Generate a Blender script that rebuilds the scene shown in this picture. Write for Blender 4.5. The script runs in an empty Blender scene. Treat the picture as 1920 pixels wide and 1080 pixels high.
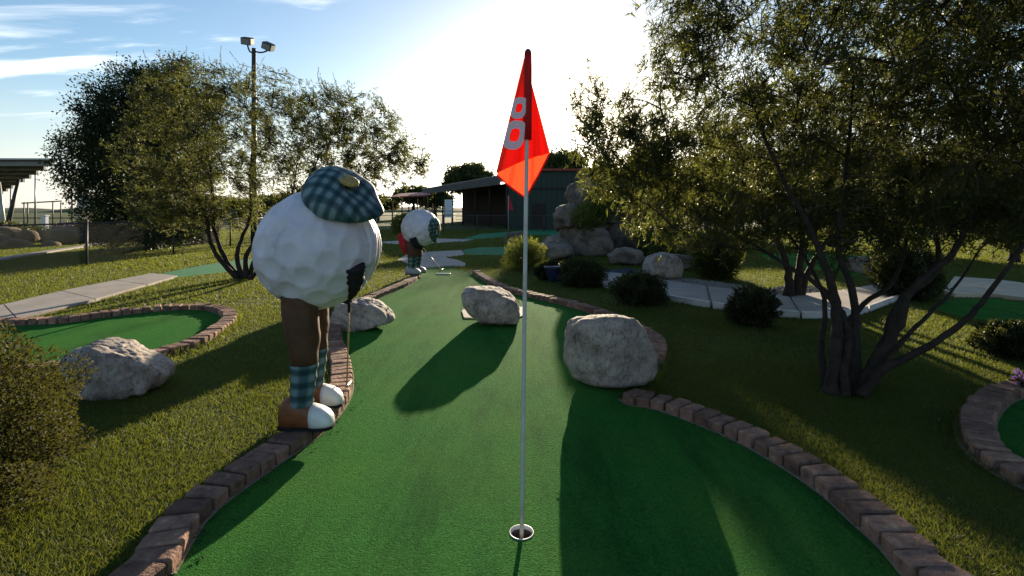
import bpy, bmesh, math, random
import numpy as np
from mathutils import Vector, Matrix, noise
from mathutils.geometry import tessellate_polygon
R = math.radians
rng = np.random.default_rng(7); random.seed(7)
sc = bpy.context.scene
COL = sc.collection

# ------------------------------------------------------------------ camera, sky, sun, exposure
CH, F, HY = 1.5, 960.0, 395.0          # eye height, focal length and horizon row in 1920x1080 pixels
cam = bpy.data.cameras.new('camera'); cam.lens = 18; cam.sensor_width = 36
cam.shift_y = -(540 - HY) / 1920; cam.clip_start = .05; cam.clip_end = 3000
camo = bpy.data.objects.new('camera', cam); camo.location = (0, 0, CH); camo.rotation_euler = (R(90), 0, 0)
COL.objects.link(camo); sc.camera = camo
SUN_AZ, SUN_EL = R(6.5), R(9.6)
world = bpy.data.worlds.new('World'); sc.world = world; world.use_nodes = True
wn, wl = world.node_tree.nodes, world.node_tree.links
bg = wn['Background']; bg.inputs[1].default_value = .06
sky = wn.new('ShaderNodeTexSky'); sky.sky_type = 'NISHITA'; sky.sun_disc = False
sky.sun_elevation = SUN_EL; sky.sun_rotation = SUN_AZ; sky.dust_density = .6; sky.air_density = 1.0; sky.ozone_density = 2.2
tc = wn.new('ShaderNodeTexCoord'); sep = wn.new('ShaderNodeSeparateXYZ'); wl.new(tc.outputs['Generated'], sep.inputs[0])
def wmath(op, a, b):
    n = wn.new('ShaderNodeMath'); n.operation = op
    for i, v in enumerate((a, b)):
        if v is None: continue
        if isinstance(v, (int, float)): n.inputs[i].default_value = v
        else: wl.new(v, n.inputs[i])
    return n.outputs[0]
den = wmath('ADD', wmath('MAXIMUM', sep.outputs[2], 0.0), .12)
comb = wn.new('ShaderNodeCombineXYZ'); wl.new(wmath('DIVIDE', sep.outputs[0], den), comb.inputs[0]); wl.new(wmath('DIVIDE', sep.outputs[1], den), comb.inputs[1])
mp = wn.new('ShaderNodeMapping'); mp.inputs['Rotation'].default_value = (0, 0, R(-58)); mp.inputs['Scale'].default_value = (.3, 1.6, 1); mp.inputs['Location'].default_value = (7, 5, 0); wl.new(comb.outputs[0], mp.inputs[0])
nz = wn.new('ShaderNodeTexNoise'); nz.inputs['Scale'].default_value = 1.4; nz.inputs['Detail'].default_value = 7; nz.inputs['Roughness'].default_value = .55; nz.inputs['Distortion'].default_value = .5
wl.new(mp.outputs[0], nz.inputs['Vector'])
cr = wn.new('ShaderNodeMapRange'); cr.interpolation_type = 'SMOOTHSTEP'; cr.inputs[1].default_value = .55; cr.inputs[2].default_value = .69; cr.inputs[3].default_value = 0; cr.inputs[4].default_value = .8
wl.new(nz.outputs[0], cr.inputs[0])
hs = wn.new('ShaderNodeHueSaturation'); hs.inputs['Saturation'].default_value = 1.08; hs.inputs['Value'].default_value = 1.22; wl.new(sky.outputs[0], hs.inputs['Color'])
bw = wn.new('ShaderNodeHueSaturation'); bw.inputs['Saturation'].default_value = .10; bw.inputs['Value'].default_value = 2.3; wl.new(sky.outputs[0], bw.inputs['Color'])
mx = wn.new('ShaderNodeMix'); mx.data_type = 'RGBA'; wl.new(cr.outputs[0], mx.inputs[0]); wl.new(hs.outputs[0], mx.inputs[6]); wl.new(bw.outputs[0], mx.inputs[7])
hz = wn.new('ShaderNodeMapRange'); hz.interpolation_type = 'SMOOTHSTEP'; hz.inputs[1].default_value = 0; hz.inputs[2].default_value = .24; hz.inputs[3].default_value = .85; hz.inputs[4].default_value = 0; wl.new(sep.outputs[2], hz.inputs[0])
hw_ = wn.new('ShaderNodeHueSaturation'); hw_.inputs['Saturation'].default_value = .22; hw_.inputs['Value'].default_value = 1.25; wl.new(sky.outputs[0], hw_.inputs['Color'])
mh = wn.new('ShaderNodeMix'); mh.data_type = 'RGBA'; wl.new(hz.outputs[0], mh.inputs[0]); wl.new(mx.outputs[2], mh.inputs[6]); wl.new(hw_.outputs[0], mh.inputs[7])   # pale haze towards the horizon, all round
wl.new(mh.outputs[2], bg.inputs[0])
sd = bpy.data.lights.new('sun', 'SUN'); sd.energy = 5; sd.angle = R(.5); sd.color = (1, .84, .60)
suno = bpy.data.objects.new('sun', sd); COL.objects.link(suno)
sv = Vector((math.sin(SUN_AZ) * math.cos(SUN_EL), math.cos(SUN_AZ) * math.cos(SUN_EL), math.sin(SUN_EL)))
suno.rotation_euler = sv.to_track_quat('Z', 'Y').to_euler(); suno.location = (5, 40, 30)
sc.view_settings.view_transform = 'Standard'; sc.view_settings.look = 'None'; sc.view_settings.gamma = 1
sc.view_settings.use_curve_mapping = False
sc.view_settings.exposure = 1.5
sc.render.engine = 'CYCLES'; sc.cycles.max_bounces = 8; sc.cycles.transparent_max_bounces = 8
sc.cycles.use_denoising = True; sc.cycles.sample_clamp_indirect = 8

def W(x, y, z=0.0):                      # point on the level z seen at this picture position
    d = (CH - z) * F / (y - HY); return Vector(((x - 960) * d / F, d, z))
def P(x, y, d):                          # point at distance d
    return Vector(((x - 960) * d / F, d, CH - (y - HY) * d / F))

# ------------------------------------------------------------------ materials
MATS = {}
def nodes_of(name):
    m = bpy.data.materials.new(name); m.use_nodes = True; MATS[name] = m
    return m, m.node_tree.nodes, m.node_tree.links, m.node_tree.nodes['Principled BSDF']
def ramp(n, stops):
    r = n.new('ShaderNodeValToRGB'); e = r.color_ramp.elements
    while len(e) < len(stops): e.new(.5)
    for i, (p, c) in enumerate(stops): e[i].position = p; e[i].color = (*c, 1)
    return r
def mat(name, c1, c2=None, scale=6, rough=.8, bump=0, bscale=40, spec=.3, metal=0, rand=0.0, stops=None, detail=6, coat=0):
    m, n, l, b = nodes_of(name)
    b.inputs['Roughness'].default_value = rough; b.inputs['Specular IOR Level'].default_value = spec; b.inputs['Metallic'].default_value = metal
    b.inputs['Coat Weight'].default_value = coat
    t = n.new('ShaderNodeTexCoord')
    vec = t.outputs['Object']
    if rand:
        oi = n.new('ShaderNodeObjectInfo'); va = n.new('ShaderNodeVectorMath'); va.operation = 'ADD'
        sm = n.new('ShaderNodeMath'); sm.operation = 'MULTIPLY'; sm.inputs[1].default_value = 37; l.new(oi.outputs['Random'], sm.inputs[0])
        l.new(t.outputs['Object'], va.inputs[0]); l.new(sm.outputs[0], va.inputs[1]); vec = va.outputs[0]
    if c2 is None: c2 = tuple(v * .75 for v in c1)
    nt = n.new('ShaderNodeTexNoise'); nt.inputs['Scale'].default_value = scale; nt.inputs['Detail'].default_value = detail; nt.inputs['Roughness'].default_value = .62; l.new(vec, nt.inputs['Vector'])
    rp = ramp(n, stops or [(.34, c1), (.66, c2)]); l.new(nt.outputs[0], rp.inputs[0]); out = rp.outputs[0]
    if rand:
        hv = n.new('ShaderNodeHueSaturation'); mr = n.new('ShaderNodeMapRange'); mr.inputs[3].default_value = 1 - rand; mr.inputs[4].default_value = 1 + rand
        l.new(oi.outputs['Random'], mr.inputs[0]); l.new(mr.outputs[0], hv.inputs['Value']); l.new(out, hv.inputs['Color']); out = hv.outputs[0]
    l.new(out, b.inputs['Base Color'])
    if bump:
        bt = n.new('ShaderNodeTexNoise'); bt.inputs['Scale'].default_value = bscale; bt.inputs['Detail'].default_value = 8; bt.inputs['Roughness'].default_value = .6; l.new(vec, bt.inputs['Vector'])
        bp = n.new('ShaderNodeBump'); bp.inputs['Strength'].default_value = bump; bp.inputs['Distance'].default_value = .02; l.new(bt.outputs[0], bp.inputs['Height']); l.new(bp.outputs[0], b.inputs['Normal'])
    return m
def leafmat(name, dark, light, trans, tw=.45, rough=.55, dry=None):
    m, n, l, b = nodes_of(name)
    a = n.new('ShaderNodeAttribute'); a.attribute_name = 'tint'
    rp = ramp(n, [(0, dark), (1, light)] if dry is None else [(0, dark), (.82, light), (.97, dry)]); l.new(a.outputs['Fac'], rp.inputs[0]); l.new(rp.outputs[0], b.inputs['Base Color'])
    b.inputs['Roughness'].default_value = rough; b.inputs['Specular IOR Level'].default_value = .25
    tr = n.new('ShaderNodeBsdfTranslucent'); tr.inputs[0].default_value = (*trans, 1)
    ms = n.new('ShaderNodeMixShader'); ms.inputs[0].default_value = tw
    l.new(b.outputs[0], ms.inputs[1]); l.new(tr.outputs[0], ms.inputs[2]); l.new(ms.outputs[0], n['Material Output'].inputs[0])
    return m
mat('carpet', (.017, .090, .018), (.046, .205, .037), 105, .95, .9, 120, .02, detail=4)
MATS['carpet'].node_tree.nodes['Principled BSDF'].inputs['Sheen Weight'].default_value = 0
MATS['carpet'].node_tree.nodes['Principled BSDF'].inputs['Sheen Tint'].default_value = (.45, .8, .3, 1)
# larger blotches of wear on the carpet
def carpet_wear():
    m = MATS['carpet']; n, l = m.node_tree.nodes, m.node_tree.links; b = n['Principled BSDF']
    src = b.inputs['Base Color'].links[0].from_socket
    t = n.new('ShaderNodeTexCoord'); nt = n.new('ShaderNodeTexNoise'); nt.inputs['Scale'].default_value = 1.3; nt.inputs['Detail'].default_value = 5; l.new(t.outputs['Object'], nt.inputs[0])
    mr = n.new('ShaderNodeMapRange'); mr.inputs[1].default_value = .42; mr.inputs[2].default_value = .75; mr.inputs[4].default_value = .32; l.new(nt.outputs[0], mr.inputs[0])
    mxx = n.new('ShaderNodeMix'); mxx.data_type = 'RGBA'; mxx.inputs[7].default_value = (.085, .165, .03, 1); l.new(mr.outputs[0], mxx.inputs[0]); l.new(src, mxx.inputs[6])
    mpp = n.new('ShaderNodeMapping'); mpp.inputs['Scale'].default_value = (2.2, .5, 1); l.new(t.outputs['Object'], mpp.inputs[0]); n2 = n.new('ShaderNodeTexNoise'); n2.inputs['Scale'].default_value = 1.1; n2.inputs['Detail'].default_value = 9; n2.inputs['Roughness'].default_value = .7; l.new(mpp.outputs[0], n2.inputs[0])
    r2 = ramp(n, [(.36, (.62, .66, .66)), (.5, (1, 1, 1)), (.68, (1.3, 1.14, .95))]); l.new(n2.outputs[0], r2.inputs[0])
    m3 = n.new('ShaderNodeMix'); m3.data_type = 'RGBA'; m3.blend_type = 'MULTIPLY'; m3.inputs[0].default_value = 1; l.new(mxx.outputs[2], m3.inputs[6]); l.new(r2.outputs[0], m3.inputs[7]); l.new(m3.outputs[2], b.inputs['Base Color'])
carpet_wear()
mat('carpet_far', (.025, .16, .075), (.035, .20, .09), 90, .95, .1, 150, .08)
mat('ground', (.055, .085, .014), (.105, .125, .022), 1.4, .95, .5, 30, .1, stops=[(.25, (.07, .05, .025)), (.42, (.045, .062, .012)), (.62, (.06, .082, .016)), (.8, (.085, .08, .024))], detail=10)
mat('brick', (.25, .14, .10), (.13, .075, .06), 14, .9, .9, 45, .2, rand=.38, stops=[(.30, (.10, .058, .048)), (.46, (.21, .12, .09)), (.60, (.27, .155, .11)), (.72, (.36, .27, .21))], detail=10)
mat('mortar', (.30, .24, .17), (.2, .16, .12), 20, .95, .4, 60)
mat('concrete', (.37, .325, .295), (.275, .245, .225), 2.2, .85, .25, 60, .25)
mat('kerb_paint', (.62, .58, .56), (.46, .43, .42), 5, .7, .2, 50)
mat('sand_concrete', (.55, .45, .33), (.42, .34, .25), 3, .9, .3, 40)
mat('rock', (.5, .45, .42), None, 6, .85, 1.0, 16, .25, stops=[(.30, (.07, .056, .048)), (.38, (.215, .180, .158)), (.50, (.325, .278, .250)), (.62, (.43, .375, .335)), (.72, (.29, .205, .145))], rand=.06, detail=14)
def rock_detail(m):
    n, l = m.node_tree.nodes, m.node_tree.links; b = n['Principled BSDF']; src = b.inputs['Base Color'].links[0].from_socket
    t = n.new('ShaderNodeTexCoord'); mpp = n.new('ShaderNodeMapping'); mpp.inputs['Scale'].default_value = (1, 1, .55); l.new(t.outputs['Object'], mpp.inputs[0])
    f = n.new('ShaderNodeTexNoise'); f.inputs['Scale'].default_value = 38; f.inputs['Detail'].default_value = 8; f.inputs['Roughness'].default_value = .75; l.new(mpp.outputs[0], f.inputs[0])
    rp = ramp(n, [(.32, (.30, .27, .25)), (.47, (.92, .9, .88)), (.7, (1.2, 1.17, 1.13))]); l.new(f.outputs[0], rp.inputs[0])
    v = n.new('ShaderNodeTexVoronoi'); v.feature = 'DISTANCE_TO_EDGE'; v.inputs['Scale'].default_value = 5.5; nn = n.new('ShaderNodeTexNoise'); nn.inputs['Scale'].default_value = 6; va = n.new('ShaderNodeVectorMath'); va.operation = 'MULTIPLY_ADD'; va.inputs[1].default_value = (.35, .35, .35)
    l.new(nn.outputs['Color'], va.inputs[0]); l.new(mpp.outputs[0], va.inputs[2]); l.new(va.outputs[0], v.inputs[0])
    rc = ramp(n, [(0, (.35, .3, .27)), (.022, (1, 1, 1))]); l.new(v.outputs['Distance'], rc.inputs[0])
    m1 = n.new('ShaderNodeMix'); m1.data_type = 'RGBA'; m1.blend_type = 'MULTIPLY'; m1.inputs[0].default_value = 1; l.new(src, m1.inputs[6]); l.new(rp.outputs[0], m1.inputs[7])
    m2 = n.new('ShaderNodeMix'); m2.data_type = 'RGBA'; m2.blend_type = 'MULTIPLY'; m2.inputs[0].default_value = .6; l.new(m1.outputs[2], m2.inputs[6]); l.new(rc.outputs[0], m2.inputs[7]); l.new(m2.outputs[2], b.inputs['Base Color'])
    bp = n.new('ShaderNodeBump'); bp.inputs['Strength'].default_value = .8; bp.inputs['Distance'].default_value = .012; l.new(f.outputs[0], bp.inputs['Height']); l.new(b.inputs['Normal'].links[0].from_socket, bp.inputs['Normal']); l.new(bp.outputs[0], b.inputs['Normal'])
mat('dark_rock', (.2, .17, .15), None, 3, .9, .6, 10, .2, stops=[(.32, (.07, .055, .045)), (.5, (.20, .16, .13)), (.68, (.31, .25, .205))], rand=.12, detail=10)
rock_detail(MATS['rock']); rock_detail(MATS['dark_rock'])
mat('tan_rock', (.20, .14, .075), (.12, .085, .055), 2, .9, .5, 8, .2)
mat('ball_paint', (.78, .735, .81), (.68, .64, .70), 5, .5, .12, 20, .4, stops=[(.26, (.40, .35, .34)), (.40, (.58, .54, .585)), (.60, (.67, .625, .685)), (.8, (.55, .52, .58))], detail=9)
mat('trousers', (.098, .042, .020), (.058, .024, .012), 9, .6, .35, 12, .35)
mat('shoe_leather', (.24, .085, .03), (.16, .055, .022), 12, .45, .1, 30, .4)
mat('white_paint', (.80, .78, .76), (.68, .66, .63), 14, .45, .08, 30, .45)
mat('grey_shoe', (.40, .38, .39), (.28, .26, .27), 14, .5, .1, 30)
mat('black_cloth', (.012, .012, .014), (.02, .02, .022), 20, .8, .6, 25, .2)
mat('red_cloth', (.55, .02, .03), (.40, .012, .02), 10, .7, .2, 20)
mat('gold', (.55, .38, .10), (.30, .20, .05), 60, .5, .9, 60, .5)
mat('pole_white', (.55, .54, .5), (.42, .41, .38), 12, .4, .05, 30, .5)
mat('steel', (.35, .34, .33), (.28, .27, .27), 12, .35, 0, 30, .5, metal=.8)
mat('brass_shaft', (.50, .36, .16), (.36, .26, .12), 20, .4, 0, 30, .5, metal=.5)
mat('dark_metal', (.035, .035, .036), (.05, .045, .042), 15, .55, .1, 40, .4)
mat('galv', (.33, .34, .35), (.25, .26, .27), 10, .45, 0, 40, .5, metal=.4)
mat('cup_plastic', (.75, .73, .70), (.6, .58, .55), 20, .5, 0, 40)
mat('cup_inside', (.19, .15, .135), (.13, .10, .09), 20, .8, 0, 40)
mat('green_siding', (.018, .036, .028), (.025, .045, .035), 3, .6, .05, 20, .3)
mat('dark_wood', (.035, .028, .024), (.05, .04, .034), 4, .95, .2, 20, .03)
mat('roof_metal', (.20, .19, .18), (.14, .135, .13), 2, .5, .05, 10, .4, metal=.3)
mat('red_trim', (.30, .05, .04), (.22, .04, .03), 4, .6)
mat('sign_white', (.75, .76, .80), (.68, .7, .74), 4, .5)
mat('tan_wall', (.45, .42, .37), (.36, .34, .30), 2, .8, .1, 20)
mat('bark', (.042, .030, .023), (.020, .016, .013), 14, .9, .9, 30, .2)
mat('twig', (.09, .062, .04), (.055, .04, .028), 14, .9)
mat('bin_green', (.02, .06, .045), (.015, .045, .035), 4, .5)
mat('pot_blue', (.015, .02, .06), (.01, .015, .04), 4, .35, 0, 10, .5)
mat('hill', (.05, .075, .03), (.08, .09, .04), .6, .95)
mat('gravel', (.34, .31, .28), (.18, .165, .15), 30, .9, .8, 60)
leafmat('leaf_vitex', (.016, .025, .010), (.058, .070, .025), (.155, .168, .03), .43)
leafmat('leaf_oak', (.012, .024, .011), (.035, .055, .02), (.06, .085, .016), .28)
leafmat('leaf_far', (.02, .036, .014), (.07, .09, .03), (.16, .17, .035), .35)
leafmat('leaf_box', (.010, .014, .005), (.042, .047, .013), (.10, .098, .018), .3, .8)
leafmat('leaf_dark', (.012, .018, .008), (.042, .052, .018), (.08, .09, .018), .3)
leafmat('leaf_bright', (.05, .075, .015), (.12, .15, .03), (.26, .28, .045), .45)
leafmat('grass', (.024, .048, .008), (.072, .092, .017), (.18, .205, .022), .43, .6, (.16, .12, .055))
leafmat('flower_purple', (.12, .06, .25), (.35, .22, .55), (.25, .12, .45), .3)
leafmat('flower_spike', (.06, .05, .05), (.13, .11, .10), (.15, .12, .08), .3)
# tartan: two crossing bands of dark and light over teal
def tartan(name, base, dark, light, s):
    m, n, l, b = nodes_of(name); b.inputs['Roughness'].default_value = .6; b.inputs['Specular IOR Level'].default_value = .35
    uv = n.new('ShaderNodeUVMap'); sp = n.new('ShaderNodeSeparateXYZ'); l.new(uv.outputs[0], sp.inputs[0])
    def band(o, f, w):
        a = n.new('ShaderNodeMath'); a.operation = 'MULTIPLY'; a.inputs[1].default_value = f; l.new(o, a.inputs[0])
        s_ = n.new('ShaderNodeMath'); s_.operation = 'SINE'; l.new(a.outputs[0], s_.inputs[0])
        r = n.new('ShaderNodeMapRange'); r.interpolation_type = 'SMOOTHSTEP'; r.inputs[1].default_value = -w; r.inputs[2].default_value = w; l.new(s_.outputs[0], r.inputs[0]); return r.outputs[0]
    bx, by = band(sp.outputs[0], s, .8), band(sp.outputs[1], s, .8)
    m1 = n.new('ShaderNodeMix'); m1.data_type = 'RGBA'; m1.inputs[6].default_value = (*base, 1); m1.inputs[7].default_value = (*dark, 1)
    ml = n.new('ShaderNodeMath'); ml.operation = 'MULTIPLY'; l.new(bx, ml.inputs[0]); l.new(by, ml.inputs[1]); l.new(ml.outputs[0], m1.inputs[0])
    ia = n.new('ShaderNodeMath'); ia.operation = 'SUBTRACT'; ia.inputs[0].default_value = 1; l.new(bx, ia.inputs[1])
    ib = n.new('ShaderNodeMath'); ib.operation = 'SUBTRACT'; ib.inputs[0].default_value = 1; l.new(by, ib.inputs[1])
    mm = n.new('ShaderNodeMath'); mm.operation = 'MULTIPLY'; l.new(ia.outputs[0], mm.inputs[0]); l.new(ib.outputs[0], mm.inputs[1])
    m2 = n.new('ShaderNodeMix'); m2.data_type = 'RGBA'; l.new(mm.outputs[0], m2.inputs[0]); l.new(m1.outputs[2], m2.inputs[6]); m2.inputs[7].default_value = (*light, 1)
    l.new(m2.outputs[2], b.inputs['Base Color'])
tartan('tartan_teal', (.036, .088, .098), (.009, .034, .042), (.17, .24, .26), 21)
tartan('tartan_green', (.03, .085, .06), (.008, .018, .016), (.14, .2, .16), 20)
def clothmat(name, c, t, tw):
    m, n, l, b = nodes_of(name); b.inputs['Base Color'].default_value = (*c, 1); b.inputs['Roughness'].default_value = .7
    nt = n.new('ShaderNodeTexNoise'); nt.inputs['Scale'].default_value = 220; rp = ramp(n, [(.3, tuple(v * .82 for v in c)), (.7, c)]); l.new(nt.outputs[0], rp.inputs[0]); l.new(rp.outputs[0], b.inputs['Base Color'])
    tr = n.new('ShaderNodeBsdfTranslucent'); tr.inputs[0].default_value = (*t, 1); ms = n.new('ShaderNodeMixShader'); ms.inputs[0].default_value = tw
    l.new(b.outputs[0], ms.inputs[1]); l.new(tr.outputs[0], ms.inputs[2]); l.new(ms.outputs[0], n['Material Output'].inputs[0])
clothmat('flag_cloth', (.48, .014, .010), (.85, .06, .017), .52)
clothmat('flag_digit', (.85, .78, .84), (.5, .4, .4), .2)
clothmat('flag_hem', (.5, .012, .012), (.75, .03, .02), .4)
def watermat():
    m, n, l, b = nodes_of('water'); b.inputs['Base Color'].default_value = (.02, .05, .12, 1); b.inputs['Roughness'].default_value = .08
    nt = n.new('ShaderNodeTexNoise'); nt.inputs['Scale'].default_value = 8; bp = n.new('ShaderNodeBump'); bp.inputs['Strength'].default_value = .3; bp.inputs['Distance'].default_value = .03; l.new(nt.outputs[0], bp.inputs['Height']); l.new(bp.outputs[0], b.inputs['Normal'])
watermat()

# ------------------------------------------------------------------ mesh helpers
def link(name, me, m=None, parent=None, smooth=False, kind=None, label=None, cat=None, group=None):
    o = bpy.data.objects.new(name, me); COL.objects.link(o)
    if m is not None and not me.materials: me.materials.append(MATS[m] if isinstance(m, str) else m)
    if smooth: me.polygons.foreach_set('use_smooth', [True] * len(me.polygons))
    if parent is not None: o.parent = parent; o.matrix_parent_inverse = Matrix.Translation(-parent.location)
    return tag(o, label, cat, group, kind)
def tag(o, label=None, cat=None, group=None, kind=None):
    if label: o['label'] = label
    if cat: o['category'] = cat
    if group: o['group'] = group
    if kind: o['kind'] = kind
    return o
def empty(name, loc, label, cat, group=None):
    o = bpy.data.objects.new(name, None); o.location = loc; o.empty_display_size = .1; COL.objects.link(o)
    return tag(o, label, cat, group)
class MB:
    def __init__(s): s.v = []; s.f = []; s.uv = None
    def box(s, c, size, rot=None):
        i = len(s.v); h = [x / 2 for x in size]
        for dx, dy, dz in ((-1,-1,-1),(1,-1,-1),(1,1,-1),(-1,1,-1),(-1,-1,1),(1,-1,1),(1,1,1),(-1,1,1)):
            p = Vector((dx * h[0], dy * h[1], dz * h[2]))
            if rot is not None: p = rot @ p
            s.v.append(tuple(p + Vector(c)))
        for q in ((0,3,2,1),(4,5,6,7),(0,1,5,4),(1,2,6,5),(2,3,7,6),(3,0,4,7)): s.f.append(tuple(i + k for k in q))
        return s
    def tube(s, pts, rad, n=6, cap=True):
        pts = [Vector(p) for p in pts]; i0 = len(s.v); k = len(pts)
        if not hasattr(rad, '__len__'): rad = [rad] * k
        up = Vector((0, 0, 1)); prev = None
        for j, p in enumerate(pts):
            t = (pts[min(j + 1, k - 1)] - pts[max(j - 1, 0)])
            if t.length < 1e-9: t = Vector((0, 0, 1))
            t.normalize()
            a = prev if prev is not None else (up.cross(t) if abs(t.z) < .95 else Vector((1, 0, 0)).cross(t))
            a = a - t * a.dot(t); a.normalize(); prev = a; b = t.cross(a)
            for q in range(n):
                an = 2 * math.pi * q / n; s.v.append(tuple(p + (a * math.cos(an) + b * math.sin(an)) * rad[j]))
        for j in range(k - 1):
            for q in range(n):
                s.f.append((i0 + j * n + q, i0 + j * n + (q + 1) % n, i0 + (j + 1) * n + (q + 1) % n, i0 + (j + 1) * n + q))
        if cap and n > 2:
            s.f.append(tuple(i0 + q for q in reversed(range(n)))); s.f.append(tuple(i0 + (k - 1) * n + q for q in range(n)))
        return s
    def beam(s, a, b, w, h=None):
        a, b = Vector(a), Vector(b); d = b - a; h = h or w
        q = d.to_track_quat('X', 'Z').to_matrix(); return s.box((a + b) / 2, (d.length, w, h), q)
    def prism(s, pts, z0, z1):          # outline in plan, extruded
        i = len(s.v); n = len(pts)
        for z in (z0, z1): s.v += [(p[0], p[1], z) for p in pts]
        ar = sum(pts[k][0] * pts[(k + 1) % n][1] - pts[(k + 1) % n][0] * pts[k][1] for k in range(n))
        for k in range(n):
            q = (i + k, i + (k + 1) % n, i + n + (k + 1) % n, i + n + k); s.f.append(q if ar > 0 else q[::-1])
        top = tuple(range(i + n, i + 2 * n)); bot = tuple(range(i, i + n))
        s.f.append(top if ar > 0 else top[::-1]); s.f.append(bot[::-1] if ar > 0 else bot); return s
    def build(s, name, m, parent=None, smooth=False, bevel=0, **kw):
        me = bpy.data.meshes.new(name); me.from_pydata(s.v, [], s.f)
        if s.uv is not None:
            ul = me.uv_layers.new(name='UVMap')
            for lp in me.loops: ul.data[lp.index].uv = s.uv[lp.vertex_index]
        me.update()
        if bevel:
            bm = bmesh.new(); bm.from_mesh(me); bmesh.ops.bevel(bm, geom=bm.edges[:], offset=bevel, segments=1, affect='EDGES'); bm.to_mesh(me); bm.free()
        return link(name, me, m, parent, smooth, **kw)
def np_mesh(name, verts, quads, m, parent=None, tint=None, smooth=False, **kw):
    me = bpy.data.meshes.new(name); k = quads.shape[1]
    me.vertices.add(len(verts)); me.vertices.foreach_set('co', np.ascontiguousarray(verts, dtype=np.float32).ravel())
    me.loops.add(quads.size); me.loops.foreach_set('vertex_index', np.ascontiguousarray(quads, dtype=np.int32).ravel())
    me.polygons.add(len(quads)); me.polygons.foreach_set('loop_start', np.arange(len(quads), dtype=np.int32) * k)
    me.update(calc_edges=True)
    if tint is not None:
        a = me.attributes.new('tint', 'FLOAT', 'POINT'); a.data.foreach_set('value', np.ascontiguousarray(tint, dtype=np.float32))
    return link(name, me, m, parent, smooth, **kw)
def flat(name, loops, z, m, **kw):       # level sheet from an outline and its holes
    lp = [[Vector((p[0], p[1], z)) for p in L] for L in loops]; v = [tuple(p) for L in lp for p in L]
    tris = [t if (Vector(v[t[1]]) - Vector(v[t[0]])).cross(Vector(v[t[2]]) - Vector(v[t[0]])).z > 0 else t[::-1] for t in map(tuple, tessellate_polygon(lp))]
    me = bpy.data.meshes.new(name); me.from_pydata(v, [], tris); me.update()
    return link(name, me, m, **kw)
def smooth_line(pts, step=.08, closed=False):
    pts = [Vector((p[0], p[1])) for p in pts]; n = len(pts); out = []
    for i in range(n if closed else n - 1):
        g = lambda k: pts[k % n] if closed else pts[max(0, min(n - 1, k))]
        p0, p1, p2, p3 = g(i - 1), g(i), g(i + 1), g(i + 2); k = max(2, int((p2 - p1).length / step))
        for j in range(k):
            t = j / k; out.append(.5 * ((2 * p1) + (p2 - p0) * t + (2 * p0 - 5 * p1 + 4 * p2 - p3) * t * t + (3 * p1 - p0 - 3 * p2 + p3) * t ** 3))
    if not closed: out.append(pts[-1])
    return out
def inside(pts, poly):
    x, y = pts[:, 0], pts[:, 1]; r = np.zeros(len(pts), bool); n = len(poly)
    for i in range(n):
        x1, y1 = poly[i][0], poly[i][1]; x2, y2 = poly[(i + 1) % n][0], poly[(i + 1) % n][1]
        if y1 == y2: continue
        c = ((y1 > y) != (y2 > y)) & (x < (x2 - x1) * (y - y1) / (y2 - y1) + x1); r ^= c
    return r
def unit(a): return a / np.maximum(np.linalg.norm(a, axis=-1, keepdims=True), 1e-9)
def leaves(name, pos, dirs, L, Wd, m, parent=None, tint=None, flatup=0.0, droop=.12, **kw):
    n = len(pos); dirs = unit(dirs); r = rng.normal(size=(n, 3)); r[:, 2] += flatup * 3
    side = unit(np.cross(dirs, r)); nor = np.cross(side, dirs)
    L = np.broadcast_to(np.asarray(L, float), (n,))[:, None]; Wd = np.broadcast_to(np.asarray(Wd, float), (n,))[:, None]
    mid = pos + dirs * L * .45 + nor * L * droop; tip = pos + dirs * L
    v = np.stack([pos, mid + side * Wd * .5, tip, mid - side * Wd * .5], 1).reshape(-1, 3)
    q = np.arange(4 * n).reshape(n, 4)
    if tint is None: tint = rng.random(n)
    return np_mesh(name, v, q, m, parent, np.repeat(tint, 4), **kw)

# ------------------------------------------------------------------ outlines of greens and paths
px = lambda L: [W(*p).xy for p in L]
left_in = px([(325,1080),(385,980),(450,925),(520,875),(590,825),(638,778),(660,735),(658,690),(645,652),(640,630),(652,604),(690,570),(735,549),(768,535),(785,522),(790,503)])
right_in = px([(885,513),(905,527),(940,545),(990,558),(1050,572),(1110,590),(1160,610),(1187,624)]) + [Vector((1.52,5.7)), Vector((1.25,4.9)), Vector((.98,4.4))] + px([(1165,755),(1230,770),(1300,795),(1380,830),(1460,875),(1540,930),(1600,985),(1650,1030),(1690,1080)])
back = [Vector(p) for p in ((1.70,1.75),(1.72,1.25),(1.5,.7),(1.0,.25),(.25,.05),(-.5,.12),(-1.1,.5),(-1.42,1.1),(-1.47,1.65))]
left_s = smooth_line(left_in); right_s = smooth_line(right_in)
near_s = smooth_line([right_in[-1]] + back + [left_in[0]])
GREEN = left_s + [W(838,499).xy] + right_s + near_s[1:-1]
g2_in = [Vector((-11,6.6)), Vector((-8.5,6.55))] + px([(0,612),(53,610),(118,607),(207,595),(296,585),(370,582),(409,590),(416,604),(394,622),(355,646),(296,664),(255,674),(118,690)]) + [Vector((-5.6,4.55)), Vector((-8,4.3)), Vector((-11,4.3))]
g2_s = smooth_line(g2_in[1:-1]); GREEN2 = [g2_in[0]] + g2_s + [g2_in[-1]]
g3_in = [Vector(p) for p in ((5.6,4.5),(4.6,4.28),(4.08,4.08),(3.74,3.88),(3.36,3.56),(3.09,3.24),(2.96,3.0),(2.95,2.7),(3.15,2.25),(3.7,1.9),(5.6,1.8))]
g3_s = smooth_line(g3_in); GREEN3 = g3_s
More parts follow.
